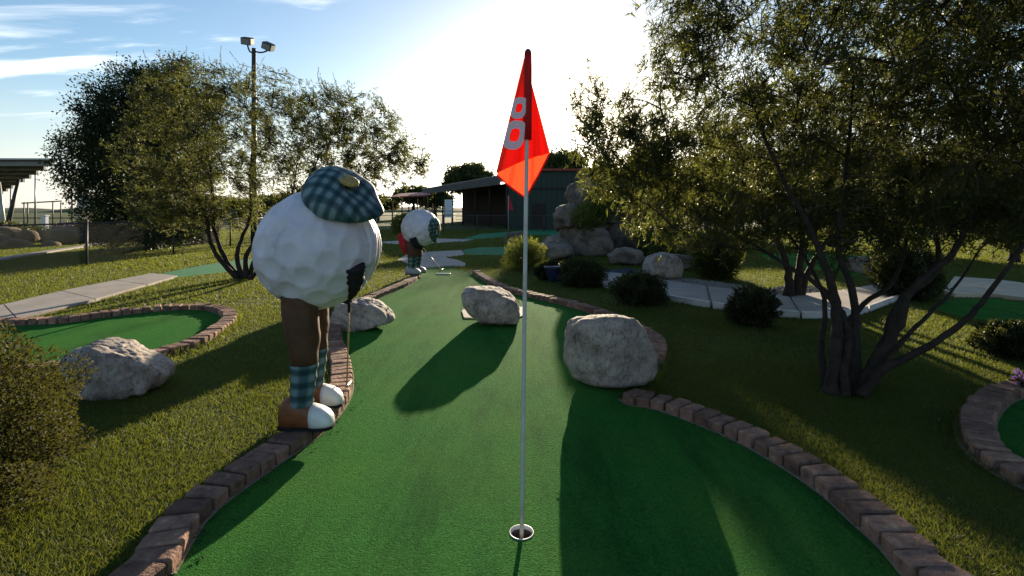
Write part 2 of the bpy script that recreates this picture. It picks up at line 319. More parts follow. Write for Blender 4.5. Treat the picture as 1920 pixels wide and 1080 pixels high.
STRIP = px([(288,517),(345,504),(420,491),(520,480),(560,486),(470,503),(440,509),(332,521)])
P_UP = [(-160,612),(0,578),(130,547),(285,516)]; P_LO = [(-160,660),(0,611),(160,571),(333,521)]
FAR_PAD = px([(745,487),(768,474),(865,469),(872,478),(835,483),(858,487),(874,494),(871,500),(838,499.3),(790,503),(772,498)])
FAR_GREEN = px([(866,469),(900,464),(1000,463),(1010,474),(935,479),(874,478)])
FAR_GREEN2 = px([(865,449),(900,439),(990,431),(1100,432),(1100,441),(980,441),(930,446),(890,449)])
FAR_PAD2 = px([(690,455),(815,447),(890,449),(870,453),(760,459)])
RP_UP = [(1120,514),(1185,519),(1240,529),(1300,538),(1380,549),(1460,557),(1530,555),(1590,547),(1640,539),(1690,529)]
RP_LO = [(1108,529),(1160,545),(1225,557),(1290,569),(1380,583),(1460,592),(1540,596),(1610,588),(1670,567),(1725,549)]
RG1 = px([(1420,478),(1520,474),(1645,480),(1660,498),(1600,520),(1540,508),(1470,497)])
RG2 = px([(1745,577),(1790,561),(1860,560),(2000,580),(2000,618),(1850,602),(1795,594)])
RPAD = px([(1770,551),(1790,524),(1870,530),(2000,548),(2000,576),(1860,558),(1790,558)])
POND = px([(1112,520),(1135,507),(1180,503),(1215,512),(1190,517),(1150,520)])
NOGRASS = [GREEN, GREEN2, GREEN3, STRIP, px(P_UP + P_LO[::-1]), FAR_PAD, FAR_GREEN, FAR_GREEN2, FAR_PAD2, px(RP_UP + RP_LO[::-1]), RG1, RG2, RPAD, POND]

# ------------------------------------------------------------------ setting
HOLE = W(978, 1000).xy
ring = [HOLE + Vector((math.cos(a), math.sin(a))) * .054 for a in np.linspace(0, 2 * math.pi, 33)[:-1]]
G = 900
flat('ground', [[(-G,-60),(G,-60),(G,2 * G),(-G,2 * G)], ring[::-1]], 0, 'ground', kind='structure')
flat('putting_green', [GREEN, ring[::-1]], .005, 'carpet', kind='structure')
flat('side_putting_green', [GREEN2], .005, 'carpet', kind='structure')
flat('right_putting_green', [GREEN3], .005, 'carpet', kind='structure')
flat('tee_strip', [STRIP], .006, 'carpet_far', kind='structure')
flat('far_putting_green', [FAR_GREEN], .006, 'carpet_far', kind='structure')
flat('distant_putting_green', [FAR_GREEN2], .006, 'carpet_far', kind='structure')
flat('shaded_putting_green', [RG1], .006, 'carpet', kind='structure')
flat('edge_putting_green', [RG2], .006, 'carpet', kind='structure')
flat('pond_water', [POND], .008, 'water', kind='structure')
path = tag(flat('tee_pad', [FAR_PAD], .004, 'concrete'), kind='structure')
flat('distant_path', [FAR_PAD2], .004, 'concrete', kind='structure')
MB().prism(RPAD, -.05, .07).build('sandy_path', 'sand_concrete', kind='structure')
def slab_path(name, up, lo, z, split, kerb=None):
    u = smooth_line(px(up), .3); v = smooth_line(px(lo), .3)
    def at(L, t):
        k = t * (len(L) - 1); i = min(int(k), len(L) - 2); return L[i].lerp(L[i + 1], k - i)
    root = MB().prism([at(u, t) for t in np.linspace(.004, .996, 24)] + [at(v, t) for t in np.linspace(.996, .004, 24)], -.05, z - .02).build(name, 'mortar', kind='structure')
    for i in range(split):
        a, b = i / split + .0025, (i + 1) / split - .0025
        top = [at(u, t) for t in np.linspace(a, b, 7)]; bot = [at(v, t) for t in np.linspace(b, a, 7)]
        MB().prism(top + bot, -.03, z).build('slab', 'concrete', root)
        if kerb:
            c0 = [at(v, t) for t in np.linspace(a, b, 7)]; c1 = []
            for k, p in enumerate(c0):
                d = (at(u, a + (b - a) * k / 6) - p).normalized(); c1.append(p - d * kerb)
            MB().prism([p + (q - p) * .03 for p, q in zip(c0, c1)] + c1[::-1], -.04, z + .035).build('kerb', 'kerb_paint', root)
slab_path('footpath', P_UP, P_LO, .05, 4)
slab_path('curved_path', RP_UP, RP_LO, .06, 6, .10)
c0, c1 = W(-200,520).xy, W(230,452).xy
MB().beam((*c0, .03), (*c1, .03), .35, .08).build('kerb_strip', 'concrete', kind='structure')
def hillband(name, x0, x1, y, h, m, seed):
    v = []; f = []; n = 60
    for i in range(n + 1):
        x = x0 + (x1 - x0) * i / n; hh = h * (.55 + .45 * noise.noise((x * .02, seed, 0)) + .25 * noise.noise((x * .15, seed, 3)))
        v += [(x, y - h * 3, 0), (x, y, hh), (x, y + h * 3, 0)]
        if i: a = 3 * i; f += [(a - 3, a, a + 1, a - 2), (a - 2, a + 1, a + 2, a - 1)]
    me = bpy.data.meshes.new(name); me.from_pydata(v, [], f); link(name, me, m, smooth=True, kind='structure')
hillband('distant_hill', -700, 700, 420, 7, 'hill', 3.3)

# ------------------------------------------------------------------ bricks
def brick_mesh(k):
    r = random.Random(k); b = MB()
    b.box((0, 0, 0), (.106 + r.uniform(-.008, .004), .178 + r.uniform(-.010, .008), .105))
    b.v = [(x + r.uniform(-.004, .004), y + r.uniform(-.005, .005), z + (r.uniform(-.004, .004) if z > 0 else 0)) for x, y, z in b.v]
    me = bpy.data.meshes.new('brick'); me.from_pydata(b.v, [], b.f); bm = bmesh.new(); bm.from_mesh(me)
    bmesh.ops.bevel(bm, geom=bm.edges[:], offset=.010, segments=1, affect='EDGES'); bm.to_mesh(me); bm.free(); me.materials.append(MATS['brick']); return me
BM = [brick_mesh(k) for k in range(8)]
def brick_run(name, line, side, label, z=.026, skip=None, pitch=.117):
    o0 = line[0]; root = empty(name, (o0.x, o0.y, 0), label, 'brick border')
    # mortar bed below the bricks
    acc = 0; pts = [line[0]]; last = line[0]
    for a, b in zip(line[:-1], line[1:]):
        seg = (b - a).length; t = pitch - acc
        while t <= seg: pts.append(a.lerp(b, t / seg)); t += pitch
        acc = seg - (t - pitch)
    for i in range(1, len(pts) - 1):
        t = (pts[i + 1] - pts[i - 1]).normalized(); nrm = Vector((-t.y, t.x)) * side; c = pts[i] + nrm * .092
        if skip and skip(c): continue
        o = bpy.data.objects.new('brick', random.choice(BM)); COL.objects.link(o); o.parent = root; o.matrix_parent_inverse = Matrix.Translation(-root.location)
        o.location = (c.x + random.uniform(-.004, .004), c.y + random.uniform(-.004, .004), z + random.uniform(-.007, .006))
        o.rotation_euler = (random.uniform(-.03, .03), random.uniform(-.035, .035), math.atan2(t.y, t.x) + random.uniform(-.045, .045))
    return root
def off(line, side, d):
    out = []
    for i, p in enumerate(line):
        t = (line[min(i + 1, len(line) - 1)] - line[max(i - 1, 0)]).normalized(); out.append(p + Vector((-t.y, t.x)) * side * d)
    return out
def bed(line, side, parent, w0=-.012, w1=.215):
    a, b = off(line, side, w0), off(line, side, w1); n = len(line); v = [(p.x, p.y, .009) for p in a] + [(p.x, p.y, .009) for p in b]
    f = [(i, i + 1, n + i + 1, n + i) if side < 0 else (i, n + i, n + i + 1, i + 1) for i in range(n - 1)]
    f = [q[::-1] for q in f] if side < 0 else [q[::-1] for q in f]
    me = bpy.data.meshes.new('mortar_bed'); me.from_pydata(v, [], f); me.update()
    if me.polygons and me.polygons[0].normal.z < 0: me.flip_normals()
    link('mortar_bed', me, 'mortar', parent)
cut = [p for p in left_s if p.y < 12.0]
lrun = brick_run('brick_border', [Vector((-1.47,1.65)), Vector((-1.42,1.1))][::-1] + cut, 1, 'long curved brick edging along the left side of the main green', skip=lambda c: (c - Vector((-1.95, 7.35))).length < .0)
bed(cut, 1, lrun)
far_r = [p for p in right_s if p.y > 5.0]; near_r = [p for p in right_s if p.y < 4.12] + [Vector((1.70,1.75)), Vector((1.72,1.3))]
rr = brick_run('brick_border', far_r, 1, 'curving brick edging on the far right side of the main green behind the boulders'); bed(far_r, 1, rr)
rr2 = brick_run('brick_border', near_r, 1, 'curved brick edging at the near right of the green, starting at the big boulder'); bed(near_r, 1, rr2)
l2 = [p for p in g2_s if p.x > -8.3]
rr3 = brick_run('brick_border', l2, 1, 'rounded brick edging around the small green at the left'); bed(l2, 1, rr3)
rr4 = brick_run('brick_border', [p for p in g3_s if p.x < 5.4], -1, 'dark brick ring around the green at the right edge'); bed(g3_s, -1, rr4)

# ------------------------------------------------------------------ grass blades
def grass():
    P_, D_, L_, W_ = [], [], [], []
    for d0, d1, dens, L, Wd in ((1.3, 3.2, 17500, .027, .0028), (3.2, 5, 10000, .03, .0040), (5, 8, 3000, .036, .0075), (8, 13, 900, .045, .013), (13, 22, 420, .05, .028), (22, 40, 110, .06, .06)):
        hw = d1 * 1.12 + .8; n = int((d1 - d0) * 2 * hw * dens); p = np.column_stack([rng.uniform(-hw, hw, n), rng.uniform(d0, d1, n), np.zeros(n)])
        k = np.abs(p[:, 0]) < p[:, 1] * 1.12 + .8; p = p[k]
        bad = np.zeros(len(p), bool)
        for poly in NOGRASS: bad |= inside(p, poly)
        # lawn wears thin in patches
        q = p[~bad]; s = np.sin(q[:, 0] * 2.1 + 1.3 * np.sin(q[:, 1] * 1.7)) * np.sin(q[:, 1] * 1.9 + 1.1 * np.sin(q[:, 0] * 2.6)); q = q[rng.random(len(q)) < np.clip(1.05 - .45 * np.clip(s, 0, 1), .3, 1)]
        m = len(q); P_.append(q); dd = rng.normal(size=(m, 3)) * .75; dd[:, 2] = np.abs(dd[:, 2]) * .4 + .85; D_.append(dd)
        L_.append(L * rng.uniform(.55, 1.35, m)); W_.append(np.full(m, Wd) * rng.uniform(.7, 1.2, m))
    for line, sd in ((left_s, 1), (right_s, 1), (g2_s, 1), (g3_s, -1)):
        e = np.array([tuple(v) for v in off(line, sd, .205)]); e = e[e[:, 1] < 9]; m = len(e) * 26; q = e[rng.integers(len(e), size=m)] + rng.normal(size=(m, 2)) * .022
        P_.append(np.column_stack([q, np.zeros(m)])); dd = rng.normal(size=(m, 3)) * .5; dd[:, 2] = np.abs(dd[:, 2]) + .8; D_.append(dd); L_.append(rng.uniform(.04, .085, m) * rng.choice([.6, 1, 1.2], m)); W_.append(.002 + .0011 * q[:, 1])
    p, dd, L, w = map(np.concatenate, (P_, D_, L_, W_))
    n = len(p); dd = unit(dd); side = unit(np.cross(dd, rng.normal(size=(n, 3))))
    v = np.stack([p - side * w[:, None] * .5, p + side * w[:, None] * .5, p + dd * L[:, None]], 1).reshape(-1, 3)
    patch = .5 + .5 * np.sin(p[:, 0] * 1.3 + 2 * np.sin(p[:, 1] * .9)) * np.sin(p[:, 1] * 1.1 + 1.7 * np.sin(p[:, 0] * .7))
    np_mesh('grass', v, np.arange(3 * n).reshape(n, 3), 'grass', None, np.repeat(np.clip(rng.random(n) * .7 + patch * .35, 0, 1), 3), label='short mown lawn grass around the greens and paths', cat='grass', kind='stuff')
    print('grass', n)
grass()

# ------------------------------------------------------------------ boulders
def rock(name, m, sil, d, depth, label, cat='boulder', seed=0, rough=.06, parent=None, group=None, p=28, sub=5, sink=.04, z0=0.0, tilt=.25):
    """outline (picture positions at distance d) gives the side view; depth is the size front to back"""
    q = [P(x, y, d) for x, y in sil]; cx = sum(v.x for v in q) / len(q); cz = sum(v.z for v in q) / len(q)
    pl = []; n = len(q); r = random.Random(seed)
    ar = sum((q[i].x - cx) * (q[(i + 1) % n].z - cz) - (q[(i + 1) % n].x - cx) * (q[i].z - cz) for i in range(n))
    for i in range(n):
        a, b = q[i], q[(i + 1) % n]; e = Vector((b.x - a.x, 0, b.z - a.z)); nn = Vector((e.z, 0, -e.x)) * (1 if ar > 0 else -1); nn.normalize()
        h = nn.x * (a.x - cx) + nn.z * (a.z - cz); ty = r.uniform(-tilt, tilt); nv = Vector((nn.x, ty, nn.z)).normalized(); pl.append((nv, max(h, .01) * nv.dot(nn)))
    hd = depth / 2
    for s in (-1, 1):
        for k in range(3): nv = Vector((r.uniform(-.55, .55), s, r.uniform(-.3, .55))).normalized(); pl.append((nv, hd * r.uniform(.85, 1.05) * abs(nv.y)))
    xs, zs_ = [v.x - cx for v in q], [v.z - cz for v in q]
    for k in range(34):
        nv = Vector((r.gauss(0, 1), r.gauss(0, 1), r.gauss(.2, .8))).normalized(); sup = max(nv.x * a + nv.z * b for a, b in zip(xs, zs_)) + abs(nv.y) * hd * .8
        pl.append((nv, sup * r.uniform(.82, .96)))
    bm = bmesh.new(); bmesh.ops.create_icosphere(bm, subdivisions=sub, radius=1); u = np.array([v.co[:] for v in bm.verts])
    N = np.array([x[0][:] for x in pl]); H = np.array([x[1] for x in pl]); t = np.clip((u @ N.T) / H, 0, None); rad = (t ** p).sum(1) ** (-1 / p)
    sz = max(H); 
    for v, rr_ in zip(bm.verts, rad):
        c = v.co * rr_; s1 = c / sz; o = Vector((seed * 3.1, seed * 1.7, 0))
        f = noise.fractal(s1 * 1.9 + o, 1.0, 2.1, 5) * rough * .45 - (1 - min(1, abs(noise.noise(s1 * 2.4 + o * 2)) * 4)) * rough * .55 - (1 - min(1, abs(noise.noise(s1 * 5.5 + o)) * 4)) * rough * .30 + noise.fractal(s1 * 9 + o, .8, 2, 4) * rough * .42
        v.co = c * (1 + f)
    me = bpy.data.meshes.new(name); bm.to_mesh(me); bm.free()
    zmin = min(v.co.z for v in me.vertices) + cz
    o = link(name, me, m, None, True)
    o.location = (cx, d, cz + (z0 - sink - zmin)) if sink is not None else (cx, d, cz)
    if parent is not None: o.parent = parent; o.matrix_parent_inverse = Matrix.Translation(-parent.location)
    else: tag(o, label, cat, group)
    return o
rock('boulder', 'rock', [(862,552),(878,544),(930,547),(968,568),(976,590),(972,614),(902,616),(872,590)], 6.75, .62, 'grey boulder sitting alone in the middle of the putting green', seed=3, rough=.07)
rock('boulder', 'rock', [(1054,640),(1064,618),(1120,607),(1180,607),(1216,628),(1240,690),(1242,738),(1150,746),(1074,736),(1050,690)], 4.45, .68, 'large squarish boulder where the near right brick edging starts', seed=5, rough=.06, p=13)
rock('boulder', 'rock', [(617,600),(630,565),(668,553),(712,562),(738,582),(742,600),(700,612),(630,612)], 6.55, .7, 'pitted boulder behind the putter on the left brick edging', seed=8, rough=.10)
rock('boulder', 'rock', [(132,690),(160,664),(205,645),(222,655),(262,676),(306,690),(328,715),(300,748),(235,760),(165,748),(135,715)], 4.25, .55, 'jagged pale boulder beside the round bush at the left', seed=11, rough=.13)
MB().prism([W(*q).xy for q in ((866,585),(880,575),(985,578),(988,590),(968,600),(870,598))], .004, .022).build('rock_base_slab', 'concrete', label='thin pale slab showing under the boulder on the green', cat='slab')

# waterfall of stacked boulders beyond the green
wf = empty('rock_waterfall', W(1140, 470), 'tall stack of grey boulders forming a waterfall beyond the green', 'waterfall')
def wrock(sil, d, depth, seed, rough=.13, z0=None, m='dark_rock'):
    rock('stone', m, sil, d, depth, None, seed=seed, rough=rough, parent=wf, sub=4, sink=None if z0 is None else .05, z0=z0 or 0)
wrock([(1056,366),(1068,344),(1100,334),(1130,342),(1146,372),(1122,388),(1070,386)], 18.4, 1.4, 21)
wrock([(1100,388),(1118,372),(1150,370),(1165,390),(1158,420),(1105,420)], 18.2, 1.2, 29)
wrock([(1052,400),(1060,380),(1110,376),(1150,385),(1155,420),(1130,440),(1060,430)], 18.6, 1.6, 22)
wrock([(1040,450),(1050,425),(1075,418),(1110,430),(1120,465),(1100,478),(1045,476)], 18.2, 1.5, 23, z0=0)
wrock([(1110,420),(1140,395),(1200,390),(1230,405),(1235,470),(1180,478),(1115,475)], 19.4, 1.6, 24, z0=0)
wrock([(1110,366),(1114,332),(1138,321),(1172,318),(1192,304),(1238,330),(1250,410),(1112,412)], 19.6, 1.8, 25)
wrock([(1036,408),(1046,386),(1078,380),(1100,398),(1096,428),(1044,432)], 18.0, 1.3, 45)
wrock([(1080,372),(1100,352),(1140,350),(1160,372),(1150,396),(1090,398)], 18.9, 1.4, 46)
wrock([(1070,470),(1085,440),(1125,430),(1150,448),(1150,488),(1080,490)], 17.2, 1.0, 47, z0=0)
wrock([(1010,470),(1022,448),(1048,444),(1062,466),(1056,484),(1015,484)], 16.8, .9, 48, z0=0)
wrock([(985,475),(1000,460),(1040,455),(1075,462),(1085,480),(1040,490),(990,488)], 15.6, 1.2, 26, z0=0)
wrock([(1215,432),(1240,425),(1285,430),(1300,455),(1290,475),(1220,475)], 17.5, 1.2, 27, z0=0)
wrock([(1140,482),(1160,470),(1200,472),(1215,495),(1190,502),(1145,500)], 14.2, .8, 28, z0=0)
rock('boulder', 'rock', [(1204,500),(1215,476),(1245,470),(1272,476),(1280,500),(1276,520),(1230,523),(1206,518)], 11.2, .8, 'rounded speckled boulder at the end of the curved path', seed=31, rough=.04, sub=4)
rock('boulder', 'dark_rock', [(1225,462),(1240,450),(1280,448),(1312,455),(1318,470),(1270,478),(1228,474)], 13.2, .9, 'flat dark boulder behind the rounded speckled one', seed=33, rough=.05, sub=4)
rock('boulder', 'dark_rock', [(945,462),(948,440),(980,437),(984,460)], 23, 1.2, 'blocky pale stone beside the far green', seed=34, rough=.03, sub=4, p=14)
rock('boulder', 'dark_rock', [(1584,500),(1590,482),(1615,478),(1632,490),(1632,508),(1590,510)], 12.5, .7, 'grey boulder at the end of the shaded green', seed=36, rough=.05, sub=4)
rock('boulder', 'tan_rock', [(56,438),(64,430),(84,430),(92,440),(84,450),(62,450)], 25, 1.2, 'small tan boulder in the bed beyond the left fence', seed=41, sub=4)
rock('boulder', 'tan_rock', [(92,448),(104,428),(128,426),(142,440),(140,456),(100,460)], 23, 1.6, 'large tan boulder in the bed beyond the left fence', seed=42, sub=4)

rbk = empty('rock_bank', (-20, 22, 0), 'low bank of piled brown rocks behind the fence at the far left', 'rock bank')
for k, (x, y0, y1, w, d) in enumerate(((-70,440,478,70,20.5),(-15,436,474,62,20.8),(30,446,476,52,20.6),(52,430,452,40,22.5),(8,424,446,60,23.5),(96,450,468,36,21.5),(-45,420,444,70,24))):
    o_ = rock('stone', 'tan_rock', [(x - w * .5, y1 - 4), (x - w * .42, y0 + 8), (x - w * .1, y0), (x + w * .3, y0 + 3), (x + w * .5, y0 + 14), (x + w * .46, y1), (x - w * .3, y1)], d, w * d / F * .8, None, seed=60 + k, rough=.07, parent=rbk, sub=3, sink=None)
# ------------------------------------------------------------------ cup, flag
hole = empty('golf_cup', (HOLE.x, HOLE.y, 0), 'round cup sunk in the near end of the green with the flagstick in it', 'golf cup')
b = MB(); n = 40
for rr_, z in ((.0535, .006), (.0535, -.11)):
    for k in range(n): a = 2 * math.pi * k / n; b.v.append((HOLE.x + rr_ * math.cos(a), HOLE.y + rr_ * math.sin(a), z))
b.f = [(k, n + k, n + (k + 1) % n, (k + 1) % n) for k in range(n)] + [tuple(range(n, 2 * n))]
b.build('liner', 'cup_inside', hole, True)
b = MB()
for rr_, z in ((.0525, -.012), (.0525, .0075), (.0565, .0075), (.0575, .002)):
    for k in range(n): a = 2 * math.pi * k / n; b.v.append((HOLE.x + rr_ * math.cos(a), HOLE.y + rr_ * math.sin(a), z))
b.f = [(j * n + k, j * n + (k + 1) % n, (j + 1) * n + (k + 1) % n, (j + 1) * n + k) for j in range(3) for k in range(n)]
b.build('rim', 'cup_plastic', hole, True)
FD = HOLE.y
fs = empty('flagstick', (HOLE.x, HOLE.y, -.1), 'white flagstick with limp red flag standing in the near cup', 'flagstick')
top = P(990, 95, FD); bot = Vector((HOLE.x - .001, HOLE.y, -.11))
b = MB(); b.tube([bot.lerp(top, t) for t in np.linspace(0, .985, 8)], .0098, 12); b.build('pole', 'pole_white', fs, True)
b = MB(); b.tube([top - Vector((0, 0, .03)), top, top + Vector((0, 0, .008))], [.014, .014, .006], 12); b.build('pole_cap', 'dark_metal', fs, True)
def fp(x, y, dy): v = P(x, y, FD); v.y += dy; return v
def panel(a0, a1, b0, b1, dya0, dya1, dyb0, dyb1, seed, n=14, k=26, wr=.011):
    V = []
    for j in range(k + 1):
        t = j / k
        for i in range(n + 1):
            s = i / n
            xx = (a0[0] + (a1[0] - a0[0]) * t) * (1 - s) + (b0[0] + (b1[0] - b0[0]) * t) * s; yy = (a0[1] + (a1[1] - a0[1]) * t) * (1 - s) + (b0[1] + (b1[1] - b0[1]) * t) * s
            dy = (dya0 + (dya1 - dya0) * t) * (1 - s) + (dyb0 + (dyb1 - dyb0) * t) * s
            w = wr * t * (math.sin(s * 9 + seed + t * 2) + .6 * math.sin(s * 17 + t * 5 + seed * 2)) * math.sin(math.pi * min(1, s * 1.0 + .0) * .98 + .03)
            V.append(fp(xx, yy, dy + w))
    Fc = [(j * (n + 1) + i, j * (n + 1) + i + 1, (j + 1) * (n + 1) + i + 1, (j + 1) * (n + 1) + i) for j in range(k) for i in range(n)]
    return V, Fc
fb = MB()
pieces = [((984,112),(931,328),(990,112),(986,371),.01,.02,.014,.045), ((990,112),(986,371),(996,150),(1032,286),.014,.045,.02,.06),      # far layer
          ((982,112),(930,326),(989,112),(984,300),-.018,-.03,-.016,.012), ((989,112),(984,300),(996,150),(1033,284),-.016,.012,.018,.05)]    # near layer
for k, a in enumerate(pieces):
    V, Fc = panel(*a, seed=k * 1.7); i = len(fb.v); fb.v += [tuple(v) for v in V]; fb.f += [tuple(i + q for q in f) for f in Fc]
flag = fb.build('flag', 'flag_cloth', fs, True)
b = MB(); b.tube([fp(990, 98, 0), fp(989.5, 130, 0), fp(989, 200, 0), fp(988.5, 262, 0)], [.0165, .0195, .0205, .021], 14); b.build('sleeve', 'flag_hem', flag, True)
b = MB()
for i, pts in enumerate(([fp(931,328,.02), fp(958,351,.032), fp(986,371,.045)], [fp(986,371,.045), fp(1010,328,.053), fp(1032,286,.06)])): b.tube(pts, .0045, 6)
b.build('hem', 'flag_hem', flag, True)
# digit 8 on the near left panel
a = pieces[2]
def front(s, t):
    xx = (a[0][0] + (a[1][0] - a[0][0]) * t) * (1 - s) + (a[2][0] + (a[3][0] - a[2][0]) * t) * s; yy = (a[0][1] + (a[1][1] - a[0][1]) * t) * (1 - s) + (a[2][1] + (a[3][1] - a[2][1]) * t) * s
    return xx, yy, (a[4] + (a[5] - a[4]) * t) * (1 - s) + (a[6] + (a[7] - a[6]) * t) * s
def inv_front(x, y):
    t = .5; s = .5
    for _ in range(25):
        X, Y, _d = front(s, t); e = 1e-3; Xs, Ys, _ = front(s + e, t); Xt, Yt, _ = front(s, t + e)
        A = np.array([[Xs - X, Xt - X], [Ys - Y, Yt - Y]]) / e; ds, dt = np.linalg.solve(A, [x - X, y - Y]); s += ds; t += dt
    return s, t
b = MB()
for (cx, cy, ro, ri, sq) in ((965, 255, 27, 12, .72), (973, 205, 20, 8, .72)):
    nn = 36; i0 = len(b.v); ok = []
    for rad in (ri, ro):
        for k in range(nn):
            an = 2 * math.pi * k / nn; ex = abs(math.cos(an)) ** .7 * math.copysign(1, math.cos(an)); ez = abs(math.sin(an)) ** .7 * math.copysign(1, math.sin(an))
            x = cx + rad * sq * ex - .22 * rad * ez; y = cy + rad * ez
            s, t = inv_front(x, y); s = min(max(s, .02), .97); X, Y, dy = front(s, t); b.v.append(tuple(fp(X, Y, dy - .019)))
    b.f += [(i0 + k, i0 + nn + k, i0 + nn + (k + 1) % nn, i0 + (k + 1) % nn) for k in range(nn)]
b.build('digit', 'flag_digit', flag)

# ------------------------------------------------------------------ golf ball golfers
def frame_from(n, hint=(1, 0, 0)):
    n = Vector(n).normalized(); t = Vector(hint); t = (t - n * t.dot(n)).normalized(); return t, n.cross(t), n
def golfer(O, bc, r, capn, capt, capc, capr, label, tart, shoe_m, toe_m, legs, arms, hands, putter, plabel, red=False, dimples=74, strands=True):
    O = Vector(O); bc = Vector(bc); root = empty('golfer_statue', O, label, 'statue')
    # ball with dimples
    bm = bmesh.new(); bmesh.ops.create_icosphere(bm, subdivisions=6 if strands else 5, radius=1); u = np.array([v.co[:] for v in bm.verts])
    i = np.arange(dimples) + .5; ph = np.arccos(1 - 2 * i / dimples); th = np.pi * (1 + 5 ** .5) * i + .4
    D = np.stack([np.cos(th) * np.sin(ph), np.sin(th) * np.sin(ph), np.cos(ph)], 1) 
    ang = np.arccos(np.clip((u @ D.T).max(1), -1, 1)); x = ang / .185; dep = np.where(x < 1, -(1 - x ** 2) ** 1.3 * .034, 0) + .010 * np.exp(-((x - 1.02) / .16) ** 2)
    for v, dd in zip(bm.verts, dep):
        q = v.co.copy(); w = 1 + dd + .02 * noise.noise(q * 1.6 + Vector((r * 9, 2, O.x)))
        v.co = Vector((q.x * r * 1.0, q.y * r, q.z * r * 1.01)) * w
    me = bpy.data.meshes.new('ball'); bm.to_mesh(me); bm.free(); bo = link('ball', me, 'ball_paint', None, True); bo.location = bc; bo.parent = root; bo.matrix_parent_inverse = Matrix.Translation(-O)
    # cap
    t, bt, n = frame_from(capn, capt); cb = MB(); cb.uv = []; capc = Vector(capc)
    prof = [(.62, -.30), (.86, -.22), (1.0, -.06), (1.02, .12), (.94, .30), (.78, .45), (.55, .56), (.30, .61), (.12, .62), (.0, .62)]
    prof = [(np.interp(k, range(len(prof)), [q[0] for q in prof]), np.interp(k, range(len(prof)), [q[1] for q in prof])) for k in np.linspace(0, len(prof) - 1, 22)]
    K = 56
    for (pr, pz) in prof:
        for k in range(K):
            a_ = 2 * math.pi * k / K; c_, s_ = math.cos(a_), math.sin(a_)
            wob = 1 + .06 * noise.noise((c_ * 2, s_ * 2, pz * 2 + r)) + .035 * math.sin(a_ * 7 + pz * 5) * pr
            ext = 1 + (.20 * max(0, c_) ** 6 if pz < .25 else .05 * max(0, c_) ** 6)                    # peak in front
            q = t * (pr * c_ * wob * ext * .95) + bt * (pr * s_ * wob * 1.0) + n * (pz * (.9 + .22 * -c_) - (.10 * max(0, c_) ** 4))
            cb.v.append(tuple(capc + q * capr)); rr_ = pr if pz > .1 else 2 - pr; cb.uv.append((rr_ * c_, rr_ * s_))
    for j in range(len(prof) - 1):
        for k in range(K): cb.f.append((j * K + k, j * K + (k + 1) % K, (j + 1) * K + (k + 1) % K, (j + 1) * K + k))
    cap = cb.build('cap', tart, root, True)
    bb = MB()
    bp = capc + n * capr * .60 + t * capr * .12
    for zz, rr_ in ((-.02, 1.0), (.035, 1.02), (.06, .85), (.065, .4), (.065, 0)):
        for k in range(24): a_ = 2 * math.pi * k / 24; bb.v.append(tuple(bp + (t * math.cos(a_) * .27 * rr_ + bt * math.sin(a_) * .22 * rr_ + n * zz) * capr))
    bb.f = [(j * 24 + k, j * 24 + (k + 1) % 24, (j + 1) * 24 + (k + 1) % 24, (j + 1) * 24 + k) for j in range(4) for k in range(24)]
    bb.build('cap_badge', 'gold', cap, True)
    # moulded hair strands under the cap at the front of the ball
    if strands:
        sb = MB()
        for k in range(13):
            az = R(-24 + k * 8.5); pts = []; rad = []
            for q in np.linspace(0, 1, 9):
                el = R(38 - 52 * q + 3 * math.sin(k * 2.1 + q * 4)); a2 = az + .10 * math.sin(q * 3 + k) + .10 * q
                pts.append(bc + Vector((math.cos(el) * math.cos(a2), math.cos(el) * math.sin(a2), math.sin(el))) * (r * 1.008)); rad.append(.011 + .012 * math.sin(math.pi * q))
            sb.tube(pts, rad, 6)
        sb.build('hair', 'ball_paint', root, True)
    for (kx, ky, top, knee, ankle, wid) in legs:
        c = O + Vector((kx, ky, 0)); lb = MB(); ns = 20; zs = np.linspace(top, knee, 12)
        for j, z in enumerate(zs):
            f = j / 11; rad = wid * (1.0 - .22 * f + .10 * math.sin(math.pi * min(1, f * 1.15)))
            if j == 11: rad *= .82
            for k in range(ns):
                a_ = 2 * math.pi * k / ns; w = 1 + .10 * noise.noise((math.cos(a_) * 2.2, math.sin(a_) * 2.2, z * 3.5 + kx + ky * 7)) + .045 * math.sin(a_ * 5 + z * 9) + .035 * math.sin(a_ * 2 + z * 34) * (1 if z < top * .75 else .4)
                lb.v.append((c.x + .035 * f + rad * w * math.cos(a_), c.y + rad * w * math.sin(a_) * .95, O.z + z))
        lb.f = [(j * ns + k, (j + 1) * ns + k, (j + 1) * ns + (k + 1) % ns, j * ns + (k + 1) % ns) for j in range(11) for k in range(ns)] + [tuple(range(11 * ns, 12 * ns))[::-1]]
        lb.build('trouser_leg', 'trousers', root, True)
        so = MB(); so.uv = []; zs = np.linspace(knee + .03, ankle - .02, 12)
        for j, z in enumerate(zs):
            f = j / 11; rad = wid * (.80 - .14 * f) * (1 + .06 * math.sin(f * 22))
            for k in range(ns):
                a_ = 2 * math.pi * k / ns; so.v.append((c.x + .035 - .02 * f + rad * math.cos(a_), c.y + rad * math.sin(a_), O.z + z)); so.uv.append((4 * a_ / 21, z * 3.4))
        so.f = [(j * ns + k, (j + 1) * ns + k, (j + 1) * ns + (k + 1) % ns, j * ns + (k + 1) % ns) for j in range(11) for k in range(ns)]
        so.build('sock', tart, root, True)
